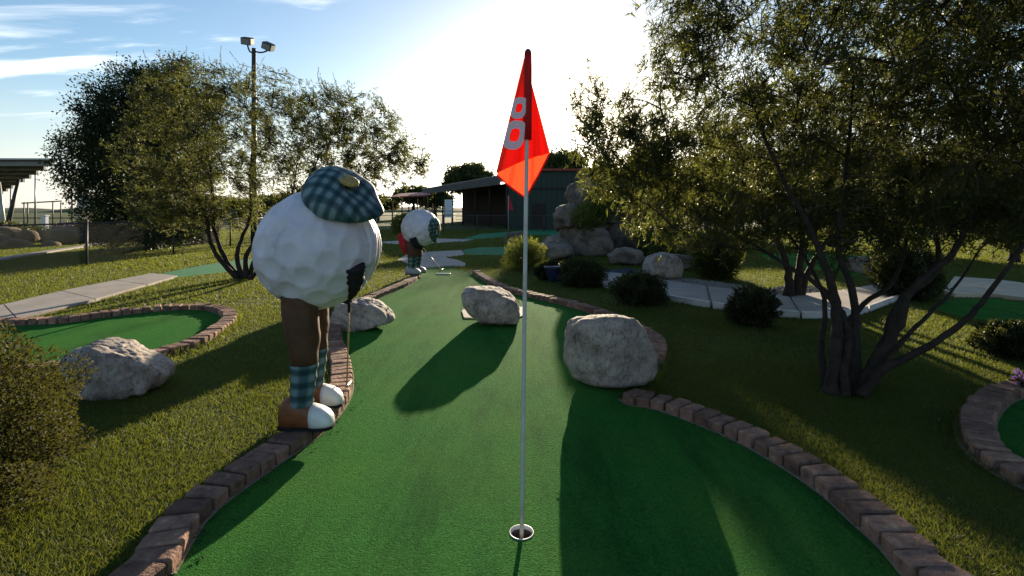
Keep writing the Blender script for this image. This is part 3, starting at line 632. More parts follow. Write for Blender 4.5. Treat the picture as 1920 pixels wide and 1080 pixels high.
        # shoe: cross sections from heel to toe cap
        def shoe(stations, name, m, parent):
            sh = MB(); nn = 18
            for (x, w, h, base) in stations:
                for k in range(nn):
                    a_ = 2 * math.pi * k / nn; ca, sa = math.cos(a_), math.sin(a_)
                    z = base + (h - base) * (.5 + .5 * sa) if sa > -.6 else base; z = max(z, base)
                    sh.v.append((c.x + x, c.y + w * (abs(ca) ** .75) * math.copysign(1, ca), O.z + z))
            L = len(stations)
            sh.f = [(j * nn + k, j * nn + (k + 1) % nn, (j + 1) * nn + (k + 1) % nn, (j + 1) * nn + k) for j in range(L - 1) for k in range(nn)] + [tuple(range(nn))[::-1], tuple(range((L - 1) * nn, L * nn))]
            return sh.build(name, m, parent, True)
        s_ = shoe([(-.125, .02, .10, .03), (-.118, .05, .15, .012), (-.09, .064, .185, .003), (-.04, .068, .20, 0), (.01, .069, .185, 0), (.05, .071, .165, 0), (.09, .074, .142, 0), (.115, .076, .13, 0)], 'shoe', shoe_m, root)
        so2 = MB(); ol = [(-.128, .03), (-.122, .056), (-.09, .069), (0, .074), (.09, .080), (.15, .086), (.19, .077), (.218, .056), (.231, .025)]
        so2.prism([(c.x + x_, c.y + w_) for x_, w_ in ol] + [(c.x + x_, c.y - w_) for x_, w_ in ol[::-1]], O.z - .006, O.z + .012); so2.build('sole', 'black_cloth', s_)
        shoe([(.086, .0765, .147, -.002), (.115, .080, .138, -.003), (.15, .080, .126, -.003), (.185, .073, .106, 0), (.212, .055, .080, .006), (.226, .026, .052, .016)], 'toe_cap', toe_m, s_)
    for pts, rad in arms:
        ab = MB(); P2 = [Vector(q) for q in pts]; fine = []; rd = []
        for q in np.linspace(0, 1, 14):
            k = q * (len(P2) - 1); j = min(int(k), len(P2) - 2); fine.append(P2[j].lerp(P2[j + 1], k - j)); rd.append(np.interp(q, [0, .5, 1], rad) * (1 + .09 * math.sin(q * 30)))
        ab.tube(fine, rd, 14); ab.build('sleeve', 'black_cloth', root, True)
    g0, g1 = Vector(putter[0]), Vector(putter[1]); ax = (g1 - g0).normalized(); fa, fbv, _n = frame_from(ax)
    for hc, sgn in hands:
        hb = MB(); hc = Vector(hc)
        hb.tube([hc - ax * .055 + fa * sgn * .03, hc - ax * .03 + fa * sgn * .036, hc + ax * .03 + fa * sgn * .034, hc + ax * .05 + fa * sgn * .026], [.024, .036, .034, .018], 10)
        for k in range(5):
            ln = (.75, .95, 1.0, .95, .8)[k]; base = hc + ax * (-.036 + k * .019); pts = []
            for q in np.linspace(0, 1, 6):
                an = (q * 2.6 * ln) * sgn; pts.append(base + (fa * math.cos(an) * sgn + fbv * math.sin(an) * sgn) * .024 + (ax * -.025 * q if k == 0 else Vector()))
            hb.tube(pts, [.0105, .0105, .010, .0095, .009, .006], 7)
        hb.build('glove', 'black_cloth', root, True)
    if red:
        rb = MB(); tip = O + Vector((-.42, .0, .86)); basec = O + Vector((-.20, 0, .72)); ax2 = (basec - tip)
        for j, (f, rad) in enumerate(((0, .015), (.15, .07), (.4, .13), (.7, .17), (1.0, .16), (1.25, .10))):
            q0 = tip + ax2 * f + Vector((0, 0, -.10 * f))
            for k in range(18): a_ = 2 * math.pi * k / 18; w = 1 + .16 * math.sin(a_ * 4 + f * 3); rb.v.append(tuple(q0 + Vector((.2 * math.cos(a_), math.sin(a_), 1.15 * math.cos(a_))) * rad * w))
        rb.f = [(j * 18 + k, j * 18 + (k + 1) % 18, (j + 1) * 18 + (k + 1) % 18, (j + 1) * 18 + k) for j in range(5) for k in range(18)] + [tuple(range(18))[::-1], tuple(range(90, 108))]
        rb.build('shirt_tail', 'red_cloth', root, True)
    # putter held in the gloves
    pr = empty('putter', g1, plabel, 'putter')
    b = MB(); b.tube([g0, g0.lerp(g1, .28)], [.013, .011], 10); b.build('grip', 'black_cloth', pr, True)
    b = MB(); b.tube([g0.lerp(g1, .25), g1], .0058, 8); b.build('shaft', 'brass_shaft', pr, True)
    hx = (Vector((1, 0, 0)) - ax * ax.x).normalized(); b = MB(); q = Vector((g1.x, g1.y + .035, g1.z + .012)); b.box(q, (.028, .10, .026)); b.build('club_head', 'steel', pr, bevel=.005)
zb = .079
golfer((-1.40, 3.57, zb), (-1.352, 3.57, 1.232), .408, (.36, -.54, .76), (.88, .10, -.46), (-1.145, 3.42, 1.592), .246,
       'golf ball golfer statue in teal tartan cap standing close on the left brick edging', 'tartan_teal', 'shoe_leather', 'white_paint',
       [(-.005, -.19, .86, .385, .16, .110), (-.07, .19, .86, .385, .16, .100)],
       [([(-1.04, 3.36, 1.14), (-1.045, 3.40, 1.04), (-1.115, 3.52, .93)], [.075, .062, .045]), ([(-1.06, 3.72, 1.10), (-1.08, 3.68, 1.02), (-1.13, 3.60, .95)], [.07, .056, .045])],
       [((-1.128, 3.565, .90), -1), ((-1.125, 3.55, .975), 1)], ((-1.122, 3.55, 1.03), (-1.31, 4.06, .10)), 'thin brass putter in the black gloves of the near golfer statue')
golfer((-2.17, 11.6, zb), (-2.08, 11.6, 1.105), .425, (.94, -.22, .20), (.12, 0, -1), (-1.79, 11.52, 1.10), .27,
       'smaller looking golf ball golfer statue bending over at the far end of the green', 'tartan_green', 'grey_shoe', 'grey_shoe',
       [(-.09, -.17, .74, .36, .16, .12), (-.03, .17, .74, .36, .16, .12)],
       [([(-2.18, 11.22, .90), (-2.13, 11.26, .78), (-2.06, 11.40, .68)], [.085, .07, .05]), ([(-2.1, 11.95, .9), (-2.05, 11.85, .78), (-2.03, 11.6, .70)], [.085, .07, .05])],
       [((-2.03, 11.50, .66), -1), ((-2.05, 11.48, .72), 1)], ((-2.07, 11.42, .76), (-1.74, 12.7, .03)), 'thin pale putter held by the far golfer statue', red=True, strands=False)
mk = MB().box(W(831, 515) + Vector((0, 0, .02)), (.34, .05, .03)); mk.build('tee_marker', 'white_paint', bevel=.006, label='white tee bar lying on the green near the far golfer', cat='tee marker')

# ------------------------------------------------------------------ trees
def bez(p0, p1, lift, k, jit):
    p0, p1 = np.asarray(p0, float), np.asarray(p1, float); d = p1 - p0; L = np.linalg.norm(d); c = (p0 + p1) / 2 + np.array([0, 0, lift * L]) + rng.normal(size=3) * jit * L
    t = np.linspace(0, 1, k)[:, None]; return (1 - t) ** 2 * p0 + 2 * t * (1 - t) * c + t ** 2 * p1
def sample_env(env, n, bias=2.3):
    w = np.array([e[6] if len(e) > 6 else e[3] * e[4] * e[5] for e in env], float); w /= w.sum(); idx = rng.choice(len(env), n, p=w)
    u = unit(rng.normal(size=(n, 3))) * (rng.random((n, 1)) ** (1 / bias)); E = np.array([e[:6] for e in env]); return E[idx, :3] + u * E[idx, 3:6]
def tree(name, base, stems, env, nb, nt, per, leafL, leafW, label, lm, cat='tree', group=None, spikes=0, palm=5, trunk_r=.06, tw_r=.006, spread=.8, extra_trunk=None, zmin=.25):
    base = Vector(base); root = empty(name, base, label, cat, group)
    nodes = []; 
    for pts, r0, r1 in stems:
        P3 = [Vector(q) for q in pts]; L = []
        for i in range(len(P3) - 1):
            g = lambda k: P3[max(0, min(len(P3) - 1, k))]
            p0, p1, p2, p3 = g(i - 1), g(i), g(i + 1), g(i + 2)
            for j in range(5):
                t = j / 5; L.append(.5 * ((2 * p1) + (p2 - p0) * t + (2 * p0 - 5 * p1 + 4 * p2 - p3) * t * t + (3 * p1 - p0 - 3 * p2 + p3) * t ** 3))
        L.append(P3[-1]); L = [q + Vector(rng.normal(size=3) * r0 * .10) if 0 < i < len(L) - 1 else q for i, q in enumerate(L)]
        b = MB(); rad = np.linspace(r0, r1, len(L)) * (1 + .05 * rng.normal(size=len(L))); rad[0] *= 1.45; rad[1] *= 1.15; b.tube(L, list(rad), 9); b.build('trunk' if len(stems) == 1 else 'stem', 'bark', root, True)
        nodes += [np.array(q) for i, q in enumerate(L) if i > len(L) * .3]
    nodes = np.array(nodes); bt = sample_env(env, nb, 2.0); bt = bt[np.argsort(np.linalg.norm(bt - np.array(base), axis=1))]
    br = MB(); bn = []
    for q in bt:
        dd = np.linalg.norm(nodes - q, axis=1) * rng.uniform(.75, 1.3, len(nodes)) + 1.2 * np.clip(nodes[:, 2] - q[2] + .1, 0, None); i = int(np.argmin(dd)); L = bez(nodes[i], q, .12, 6, .10); ll = np.linalg.norm(q - nodes[i])
        br.tube([tuple(x) for x in L], list(np.linspace(min(.022, .006 + ll * .008) * trunk_r / .06, tw_r * .8, 6)), 5, False); bn += [x for x in L[2:]]; nodes = np.vstack([nodes, L[2:5]])
    br.build('branches', 'bark', root, True, kind='stuff')
    bn = np.array(bn + list(nodes)); tt = sample_env(env, nt, 2.6); tt = tt[tt[:, 2] > zmin]
    tw = MB(); LP, LD, SP = [], [], []
    ctr = np.array([e[:3] for e in env]).mean(0)
    for q in tt:
        i = int(np.argmin(((bn - q) ** 2).sum(1))); L = bez(bn[i], q, .05, 4, .12); tw.tube([tuple(x) for x in L], [tw_r, tw_r * .8, tw_r * .6, tw_r * .35], 3, False)
        dl = L[-1] - L[-2]; dl = dl / max(np.linalg.norm(dl), 1e-6); out = np.asarray(q - bn[i]); ll = np.linalg.norm(out)
        m_ = per; t = rng.uniform(.15, 1.08, m_)[:, None]; pp = bn[i] + (q - bn[i]) * t + rng.normal(size=(m_, 3)) * .05 * spread
        LP.append(pp); LD.append(np.repeat((out / max(ll, 1e-6))[None], m_, 0) * .6 + rng.normal(size=(m_, 3)) * .7 + np.array([0, 0, .15]))
        SP.append(np.concatenate([L[-1], dl]))
    tw.build('twigs', 'twig', root, False, kind='stuff')
    LP, LD = np.concatenate(LP), unit(np.concatenate(LD))
    if palm > 1:
        n = len(LP); LPp = np.repeat(LP, palm, 0); a = unit(np.cross(np.repeat(LD, palm, 0), rng.normal(size=3) * np.ones((n * palm, 3)) + np.array([0, 0, 1.])))
        fan = np.tile(np.linspace(-1.15, 1.15, palm), n)[:, None]; LDd = np.repeat(LD, palm, 0) * np.cos(fan) + a * np.sin(fan) + rng.normal(size=(n * palm, 3)) * .18
        sz = np.tile(1 - .35 * np.abs(np.linspace(-1, 1, palm)), n); LP, LD = LPp, LDd
    else: sz = np.ones(len(LP))
    n = len(LP); clump = .5 + .5 * np.sin(LP[:, 0] * 3.1 + 2 * np.sin(LP[:, 2] * 2.3)) * np.sin(LP[:, 2] * 3.7 + LP[:, 1] * 2)
    leaves('crown', LP, LD, leafL * rng.uniform(.6, 1.25, n) * sz, leafW * rng.uniform(.7, 1.2, n) * sz, lm, root, np.clip(rng.random(n) * .65 + clump * .4, 0, 1), kind='stuff')
    if spikes:
        SP = np.array(SP); w = SP[:, 2] + rng.normal(size=len(SP)) * .25; k = np.argsort(-w)[:spikes * 3]; k = rng.choice(k, min(spikes, len(k)), False); pos, dr = [], []
        for q in SP[k]:
            ax = unit(q[3:] * .5 + np.array([0, 0, .8]) + rng.normal(size=3) * .25); H = rng.uniform(.12, .26) * (leafL / .075)
            for z in np.linspace(0, 1, 11):
                for _ in range(4): pos.append(q[:3] + ax * H * z); dr.append(rng.normal(size=3) * (1.05 - z) + ax * .5)
        pos, dr = np.array(pos), np.array(dr); leaves('flower_spikes', pos, dr, leafL * .3, leafW * .6, 'flower_spike', root, kind='stuff')
    return root
def E(x, y, d, rx, ry, rz, w=None):      # crown lobe seen at x, y, distance d, radii in picture units (across, up) and metres (depth)
    c = P(x, y, d); k = d / F; e = [c.x, c.y, c.z, rx * k, rz, ry * k]; return e + [w] if w is not None else e
# left multi-stemmed tree
T1 = W(455, 522); q = lambda x, y, d: tuple(P(x, y, d))
tree('chaste_tree', T1, [([q(445,522,11.2), q(415,490,11.2), q(395,455,11.1), q(385,400,11.0), q(340,330,10.9), q(300,260,10.8)], 0.060, 0.009),
     ([q(450,522,11.3), q(425,490,11.3), q(402,430,11.3), q(400,370,11.4), q(390,280,11.4), q(380,200,11.5)], 0.060, 0.009),
     ([q(456,522,11.3), q(445,485,11.4), q(452,450,11.5), q(470,400,11.6), q(470,320,11.7), q(480,220,11.8)], 0.064, 0.009),
     ([q(462,522,11.2), q(462,480,11.2), q(490,440,11.1), q(530,400,11.0), q(580,330,10.9), q(620,250,10.8)], 0.060, 0.008),
     ([q(468,522,11.3), q(480,480,11.3), q(500,450,11.5), q(560,400,11.7), q(650,350,11.9), q(720,290,12.0)], 0.056, 0.007),
     ([q(470,522,11.1), q(490,500,10.9), q(505,460,10.8), q(540,390,10.7), q(560,300,10.6)], 0.048, 0.007)],
     [E(380,240,11.2,125,135,1.5,3), E(300,300,11.2,85,115,1.2,1.8), E(480,245,11.4,115,130,1.6,2.8), E(590,260,11.2,105,115,1.4,2.3), E(690,285,11.6,90,110,1.1,2.0), E(755,300,11.8,65,55,.7,.6), E(640,230,11.3,100,85,1.0,1.3), E(330,395,11.0,85,45,1.0,1.1), E(590,375,11.4,110,35,.9,.7), E(440,400,11.9,70,40,.6,.5), E(380,370,11.2,110,60,1.2,1.6), E(620,340,11.3,130,55,1.0,1.1), E(330,170,11.2,70,60,1.0,.7)],
     330, 4200, 7, .100, .0160, 'multi-stemmed tree with feathery narrow leaves on the left lawn', 'leaf_vitex', spikes=70, trunk_r=.06, tw_r=.007)
# dense dark tree behind it
T2 = W(285, 468)
tree('oak_tree', T2, [([T2, q(283,430,18.9), q(280,380,18.9), q(275,300,18.9), q(270,220,18.9)], 0.176, 0.023)],
     [E(255,215,18.6,95,100,2.0), E(190,310,18.6,75,95,1.7), E(300,290,18.9,110,150,2.2), E(215,390,18.8,65,65,1.4), E(320,410,19,70,55,1.6), E(150,270,18.8,38,45,.9), E(340,180,19,70,70,1.6), E(290,440,18.8,110,40,1.6), E(230,455,18.6,40,30,1.0)],
     180, 3400, 30, .105, .055, 'dense dark round tree beyond the fence at the left', 'leaf_oak', palm=1, trunk_r=.1, tw_r=.012, spread=3)
# right multi-stemmed tree, near
T3 = W(1600, 735)
tree('chaste_tree', T3, [([q(1560,740,4.2), q(1565,660,4.2), q(1570,590,4.25), q(1555,520,4.3), q(1520,430,4.4), q(1450,300,4.6), q(1400,160,4.8)], 0.056, 0.009),
     ([q(1585,742,4.15), q(1582,690,4.15), q(1590,620,4.2), q(1545,545,4.4), q(1480,500,4.7), q(1380,440,5.1), q(1250,370,5.6)], 0.039, 0.007),
     ([q(1600,742,4.25), q(1605,660,4.3), q(1600,560,4.4), q(1570,450,4.5), q(1590,300,4.6), q(1600,120,4.7)], 0.046, 0.009),
     ([q(1605,745,4.2), q(1640,680,4.2), q(1680,620,4.2), q(1710,540,4.2), q(1790,470,4.3), q(1840,330,4.4), q(1860,150,4.5)], 0.052, 0.009),
     ([q(1615,742,4.1), q(1660,690,4.05), q(1740,650,4.0), q(1810,600,3.95), q(1860,540,3.9), q(1930,440,3.9), q(1990,300,3.9)], 0.036, 0.008),
     ([q(1610,745,4.3), q(1655,650,4.4), q(1690,560,4.5), q(1760,500,4.6), q(1740,380,4.8), q(1720,200,5.0)], 0.043, 0.009),
     ([q(1548,738,4.35), q(1540,650,4.45), q(1545,560,4.6), q(1500,470,4.9), q(1440,400,5.2)], .032, .006),
     ([q(1630,738,4.35), q(1665,670,4.5), q(1730,600,4.7), q(1790,540,4.9), q(1850,450,5.0)], .030, .006),
     ([q(1592,740,4.4), q(1580,640,4.6), q(1560,540,4.9), q(1600,440,5.2)], .030, .006),
     ([q(1570,742,4.3), q(1570,640,4.5), q(1620,570,4.7), q(1680,520,4.9), q(1700,400,5.2), q(1650,250,5.5)], 0.033, 0.007)],
     [E(1370,190,5.3,200,190,1.1,3.2), E(1560,190,5.0,200,210,1.2,3.6), E(1780,200,4.6,190,230,1.2,3.8), E(1960,230,4.4,150,230,1.0,2.2), E(1250,300,5.6,150,95,.8,1.6), E(1150,240,5.7,75,85,.6,.45), E(1200,330,5.6,120,60,.7,.7), E(1450,370,5.2,180,80,1.0,1.5), E(1700,390,4.8,200,80,1.0,1.8), E(1900,420,4.4,100,70,.7,.7), E(1500,-60,4.9,280,120,1.2,1.8), E(1800,-60,4.6,240,120,1.2,1.6), E(1290,80,5.2,80,110,.8,1.0), E(1112,200,5.7,55,85,.5,.35), E(1330,420,5.4,170,55,.8,1.2), E(1560,440,5.0,140,50,.8,.8), E(1180,300,5.7,115,110,.6,.9), [2.6,3.3,3.1,1.0,.8,.9,2.6], [3.8,3.5,2.9,1.0,1.1,1.0,3.0], [3.4,2.5,3.4,1.1,.9,.8,2.4], [1.9,4.2,3.6,1.0,.9,.8,2.2], [4.6,4.6,3.0,.9,1.0,1.2,2.2]],
     480, 7800, 6, .090, .0128, 'large multi-stemmed tree with feathery leaves leaning over the right lawn', 'leaf_vitex', spikes=170, trunk_r=.06, tw_r=.0045)
T4 = W(1488, 553)
tree('chaste_tree', T4, [([q(1480,553,8.7), q(1478,510,8.7), q(1455,450,8.8), q(1400,380,9.0), q(1350,290,9.2)], 0.080, 0.009),
     ([q(1492,553,8.8), q(1500,500,8.8), q(1505,420,8.9), q(1500,300,9.0), q(1520,180,9.2)], 0.080, 0.011), ([q(1500,553,8.8), q(1520,500,8.9), q(1560,440,9.0), q(1640,350,9.2), q(1700,250,9.3)], 0.064, 0.009)],
     [E(1400,300,9,150,110,1.5), E(1530,240,9.1,150,140,1.6), E(1680,290,9.2,150,110,1.5), E(1300,370,9,110,65,1.0,2.0), E(1450,400,9,150,45,1.2,1.5)],
     130, 1500, 10, .12, .020, 'darker tree standing behind the curved path in the shade', 'leaf_vitex', trunk_r=.06, tw_r=.007)
# trees far behind
def bgtree(x, y, d, rx, ry, label, lm='leaf_far', n=500, L=.35, low=False, group='background trees'):
    b0 = Vector(((x - 960) * d / F, d, 0)); top = P(x, y, d); k = d / F
    env = [E(x, y, d, rx, ry, rx * k * .9), E(x - rx * .5, y + ry * .35, d, rx * .55, ry * .6, rx * k * .6), E(x + rx * .55, y + ry * .3, d, rx * .5, ry * .6, rx * k * .6)]
    tree('broadleaf_tree', b0, [([b0, b0.lerp(top, .35), b0.lerp(top, .7), top], .02 * d * .25 + .05, .05)], env, 40, n, 22, L, L * .55, label, lm, palm=1, trunk_r=.12, tw_r=.02, spread=L * 10, group=group, zmin=.3)
bgtree(878, 335, 75, 48, 28, 'round green tree just above the pavilion roof', L=.5)
bgtree(775, 365, 85, 38, 14, 'low pale tree left of the pavilion', L=.5, n=350)
bgtree(1055, 322, 66, 46, 42, 'sunlit pale tree rising behind the green building beside the flag', L=.5)
bgtree(640, 378, 80, 70, 16, 'low tree line tree seen between the near golfer and the left tree', L=.5, n=400)
bgtree(520, 380, 75, 60, 14, 'low tree seen past the stems of the left tree', L=.5, n=350)
bgtree(705, 381, 92, 44, 13, 'low hazy tree left of the red shelter', L=.5, n=350)
bgtree(815, 372, 95, 34, 17, 'small tree showing over the left end of the pavilion roof', L=.5, n=350)
bgtree(585, 376, 98, 50, 16, 'low distant tree right of the light pole foot', L=.5, n=350)
bgtree(440, 384, 90, 50, 12, 'low distant tree behind the stems of the left tree', L=.5, n=300)
bgtree(1370, 340, 24, 90, 85, 'dark tree behind the waterfall on the right', 'leaf_oak', 600, .2)
bgtree(1560, 350, 21, 110, 95, 'dark tree beyond the shaded green', 'leaf_oak', 700, .2)
bgtree(1720, 360, 17, 110, 100, 'dark tree behind the stems of the near right tree', 'leaf_oak', 700, .18)
bgtree(1900, 340, 15, 110, 120, 'dark tree at the far right edge', 'leaf_oak', 700, .17)
bgtree(2080, 340, 15, 110, 120, 'dark tree beyond the right edge', 'leaf_oak', 300, .2)

# ------------------------------------------------------------------ shrubs
def shrub(name, c, rx, ry, h, n, L, Wd, label, lm, cat='bush', bias=5, flowers=0, lump=.18, spiky=0):
    c = Vector(c); root = empty(name, c, label, cat)
    sb = MB()
    for k in range(26):
        a = rng.uniform(0, 2 * math.pi); e = rng.uniform(.3, 1.4); tip = c + Vector((rx * .8 * math.cos(a) * math.cos(e), ry * .8 * math.sin(a) * math.cos(e), h * .9 * math.sin(e) + .02)); sb.tube([c + Vector((rng.normal() * .03, rng.normal() * .03, -.02)), c.lerp(tip, .5) + Vector(rng.normal(size=3) * .03 * h), tip], [.014 * h ** .5 + .003, .008, .003], 4, False)
    sb.build('stems', 'twig', root, kind='stuff')
    u = unit(rng.normal(size=(n, 3))); r = rng.random(n) ** (1 / bias)
    az = np.arctan2(u[:, 1], u[:, 0]); lumps = 1 + lump * np.sin(az * 5 + c.x * 3 + 3 * u[:, 2]) * np.sin(u[:, 2] * 7 + c.y + 2 * np.sin(az * 2)) + .05 * np.sin(az * 13 + u[:, 2] * 15)
    p = np.array(c) + u * (r * lumps)[:, None] * np.array([rx, ry, h * .55]) + np.array([0, 0, h * .44]); k = p[:, 2] > .012; p, u, r = p[k], u[k], r[k]
    d = u * (.7 + spiky) + rng.normal(size=p.shape) * .7 + np.array([0, 0, .3 + spiky])
    leaves('foliage', p, d, L * rng.uniform(.6, 1.3, len(p)), Wd * rng.uniform(.7, 1.2, len(p)), lm, root, np.clip(rng.random(len(p)) * .8 + .25 * np.sin(p[:, 0] * 9 / max(rx, .3)) * np.sin(p[:, 2] * 11), 0, 1), kind='stuff')
    if flowers:
        p2 = p[r > .9]; p2 = p2[rng.choice(len(p2), min(flowers, len(p2)), False)]; m_ = len(p2); pos = np.repeat(p2, 6, 0) + rng.normal(size=(m_ * 6, 3)) * L * .3
        leaves('flowers', pos, rng.normal(size=pos.shape) + np.array([0, 0, .5]), L * .8, L * .5, 'flower_purple', root, kind='stuff')
    return root
shrub('boxwood_bush', (-2.80, 2.42, 0), .62, .56, .90, 82000, .019, .011, 'large rounded small-leaved bush at the left edge near the camera', 'leaf_box', lump=.22, bias=3)
def ball_bush(x, y0, y1, w, label, m='leaf_dark', n=11000):
    c = W(x, y1); k = c.y / F; shrub('ball_bush', c, w * k / 2, w * k / 2, (y1 - y0) * k, n, .035 + .0016 * c.y, .016 + .0008 * c.y, label, m, lump=.26, bias=2.6)
ball_bush(1092, 486, 536, 84, 'round dark bush left of the pond')
ball_bush(1198, 512, 569, 100, 'wide dark bush at the start of the curved path')
ball_bush(1410, 541, 609, 84, 'round dark bush in front of the curved path')
ball_bush(1700, 458, 560, 105, 'tall black-green bush behind the stems of the near right tree', n=22000)
ball_bush(1893, 607, 668, 100, 'dark bush below the green at the right edge')
ball_bush(1028, 490, 524, 50, 'small dark shrub beside the flowering one', n=8000)
c = W(985, 505); shrub('flowering_shrub', c, .55, .45, .78, 9000, .05, .02, 'loose shrub with pale flowering tips behind the flagstick', 'leaf_bright', lump=.3, spiky=.5, bias=2.5)
c = W(755, 437); shrub('garden_bush', c, .8, .6, 1.3, 5000, .10, .05, 'light green bush behind the far golfer statue', 'leaf_bright', bias=3)
c = W(1345, 522); shrub('leafy_shrub', c, .5, .45, 1.05, 5500, .11, .035, 'leafy green shrub behind the curved path', 'leaf_vitex', spiky=.5, bias=2.5)
c = W(1020, 428); shrub('garden_bush', c, 1.0, .7, 1.7, 3500, .14, .07, 'dark bush against the green building wall', 'leaf_dark', bias=3)
def on_rock(x, y, d, w, h, label, n=1600, L=.24, lm='leaf_bright'):
    c = P(x, y, d); k = d / F; shrub('hanging_shrub', c, w * k / 2, w * k / 2 * .7, h * k, n, L, .045, label, lm, spiky=.6, bias=2.2, lump=.3)
on_rock(1215, 335, 18.8, 95, 50, 'feathery plant on top of the rock waterfall')
on_rock(1130, 345, 18.8, 36, 48, 'upright feathery plant on the top boulder of the waterfall', 700, .2)
on_rock(1105, 428, 17.0, 60, 45, 'leafy plant growing low on the rock waterfall', 700)
on_rock(1135, 405, 17.2, 60, 60, 'leafy plant halfway up the rock waterfall', 900)
on_rock(1240, 470, 16.2, 110, 60, 'drooping plant at the right of the rock waterfall', 1500, .22)
on_rock(1215, 400, 18.0, 110, 70, 'bushy plant at the upper right of the rock waterfall', 1800)
shrub('flower_clump', W(1945, 742), .11, .11, .17, 500, .05, .025, 'small clump of purple flowers by the right brick ring', 'leaf_dark', 'flowers', flowers=60)
shrub('flower_clump', P(135, 425, 26.5) * Vector((1, 1, 0)) if False else Vector((-22.4, 26.0, 0)), 1.1, .6, .9, 1800, .12, .06, 'purple flowering bed on the far left beside the stone wall', 'leaf_dark', 'flowers', flowers=140)
shrub('dark_hedge', (-28.5, 25.5, 0), 5.2, 1.2, .95, 12000, .14, .07, 'low dark planting in the bed beyond the left fence', 'leaf_dark', 'hedge')

# ------------------------------------------------------------------ fences
def fence(name, a, b, posts, label, mesh=True):
    a, b = Vector(a), Vector(b); root = empty(name, (a.x, a.y, 0), label, 'fence'); d = (b - a); L = d.length; d.normalize()
    for i in range(posts + 1):
        q = a.lerp(b, i / posts); bb = MB(); bb.tube([(q.x, q.y, -.05), (q.x, q.y, 1.2)], .032, 10); bb.tube([(q.x, q.y, 1.2), (q.x, q.y, 1.23), (q.x, q.y, 1.25)], [.038, .034, .01], 10); bb.build('post', 'dark_metal', root, True)
    bb = MB(); bb.tube([(a.x, a.y, 1.16), (b.x, b.y, 1.16)], .018, 8); bb.build('top_rail', 'dark_metal', root, True)
    w = MB(); H = 1.12; s = .075; k = int(L / s)
    for i in range(-int(H / s), k):
        for sg in (1, -1):
            x0, x1 = (i * s, i * s + H) if sg > 0 else (i * s + H, i * s); z0, z1 = .03, H + .03
            pts = []
            for x, z, xo, zo in ((x0, z0, x1, z1), (x1, z1, x0, z0)):
                if x < 0: z = z + (0 - x) * (zo - z) / (xo - x); x = 0
                if x > L: z = z + (L - x) * (zo - z) / (xo - x); x = L
                pts.append((a.x + d.x * x, a.y + d.y * x, z))
            if (Vector(pts[0]) - Vector(pts[1])).length > .02: w.tube(pts, .0016, 3, False)
    w.build('wire_mesh', 'dark_metal', root, kind='stuff')
fence('chain_link_fence', (-11.55, 10.3), (-11.95, 36), 7, 'black chain link fence running back along the left lawn')
fence('chain_link_fence', (-11.95, 36.2), (7, 36.2), 8, 'dark chain link fence across the lawn in front of the pavilion')

# ------------------------------------------------------------------ pavilion and green building
bd = empty('pavilion', (-.44, 42, 0), 'long open pavilion with low metal roof beyond the far fence', 'building')
A0, A1 = Vector((-.44, 42.0, 0)), Vector((-11.3, 68, 0)); dv = (A1 - A0); LL = dv.length; dn = dv.normalized(); nv = Vector((dn.y, -dn.x, 0)) * -1
nv = Vector((dn.y, -dn.x, 0)); nv = nv if nv.x > 0 else -nv         # away from the open front
Hh = 4.25
wb = MB(); ww = [A0 + nv * 5, A1 + nv * 5, A1 + nv * 5.3, A0 + nv * 5.3]; wb.prism([(p.x, p.y) for p in ww], 0, Hh + .2); wb.build('back_wall', 'dark_wood', bd)
wb = MB(); rp = [A0 - nv * .6, A1 - nv * .6, A1 + nv * 9, A0 + nv * 9]
i = 0; wb.v = [(p.x, p.y, Hh + (0 if k in (0, 1) else 1.0)) for k, p in enumerate(rp)] + [(p.x, p.y, Hh + .16 + (0 if k in (0, 1) else 1.0)) for k, p in enumerate(rp)]
wb.f = [(3,2,1,0),(4,5,6,7),(0,1,5,4),(1,2,6,5),(2,3,7,6),(3,0,4,7)]; roof = wb.build('roof', 'roof_metal', bd)
fb_ = MB(); nr = 90
for k in range(nr):
    p = A0 - nv * .62 + dn * (LL * (k + .5) / nr); fb_.beam(p + Vector((0, 0, Hh - .62)), p + Vector((0, 0, Hh + .12)), LL / nr * .55, .05)
fb_.build('fascia_ribs', 'roof_metal', roof, kind='stuff')
MB().beam(A0 - nv * .57 + Vector((0, 0, Hh - .27)), A1 - nv * .57 + Vector((0, 0, Hh - .27)), .04, .7).build('fascia', 'roof_metal', roof)
for k in range(8):
    p = A0.lerp(A1, k / 7); MB().tube([p, p + Vector((0, 0, Hh - .3))], .09, 10).build('post', 'dark_wood', bd, True)
for k in range(3):
    q0, q1 = A0 + nv * 1.5 + Vector((0, 0, .5 + k * .3)), A1.lerp(A0, .3) + nv * 1.5 + Vector((0, 0, .5 + k * .3)); MB().beam(q0, q1, .05, .05).build('rail', 'dark_wood', bd)
gb = empty('green_building', (6, 42, 0), 'green metal sided building with red roof trim behind the flag', 'building')
bb = MB(); bb.prism([(-.3, 42), (14, 42), (14, 56), (4, 56)], 0, 4.75); bb.build('wall', 'green_siding', gb)
for k in range(34): MB().box((-.1 + k * .42, 41.97, 2.3), (.06, .06, 4.6)).build('siding_rib', 'green_siding', gb)
bb = MB(); bb.prism([(-.7, 41.6), (14.5, 41.6), (14.5, 57), (4, 57)], 4.76, 4.92); bb.build('roof', 'red_trim', gb)
MB().box((6.8, 41.92, 3.3), (13.9, .05, .12)).build('trim_band', 'dark_wood', gb)
MB().box((2.2, 41.93, 1.05), (1.0, .06, 2.1)).build('door', 'dark_wood', gb)
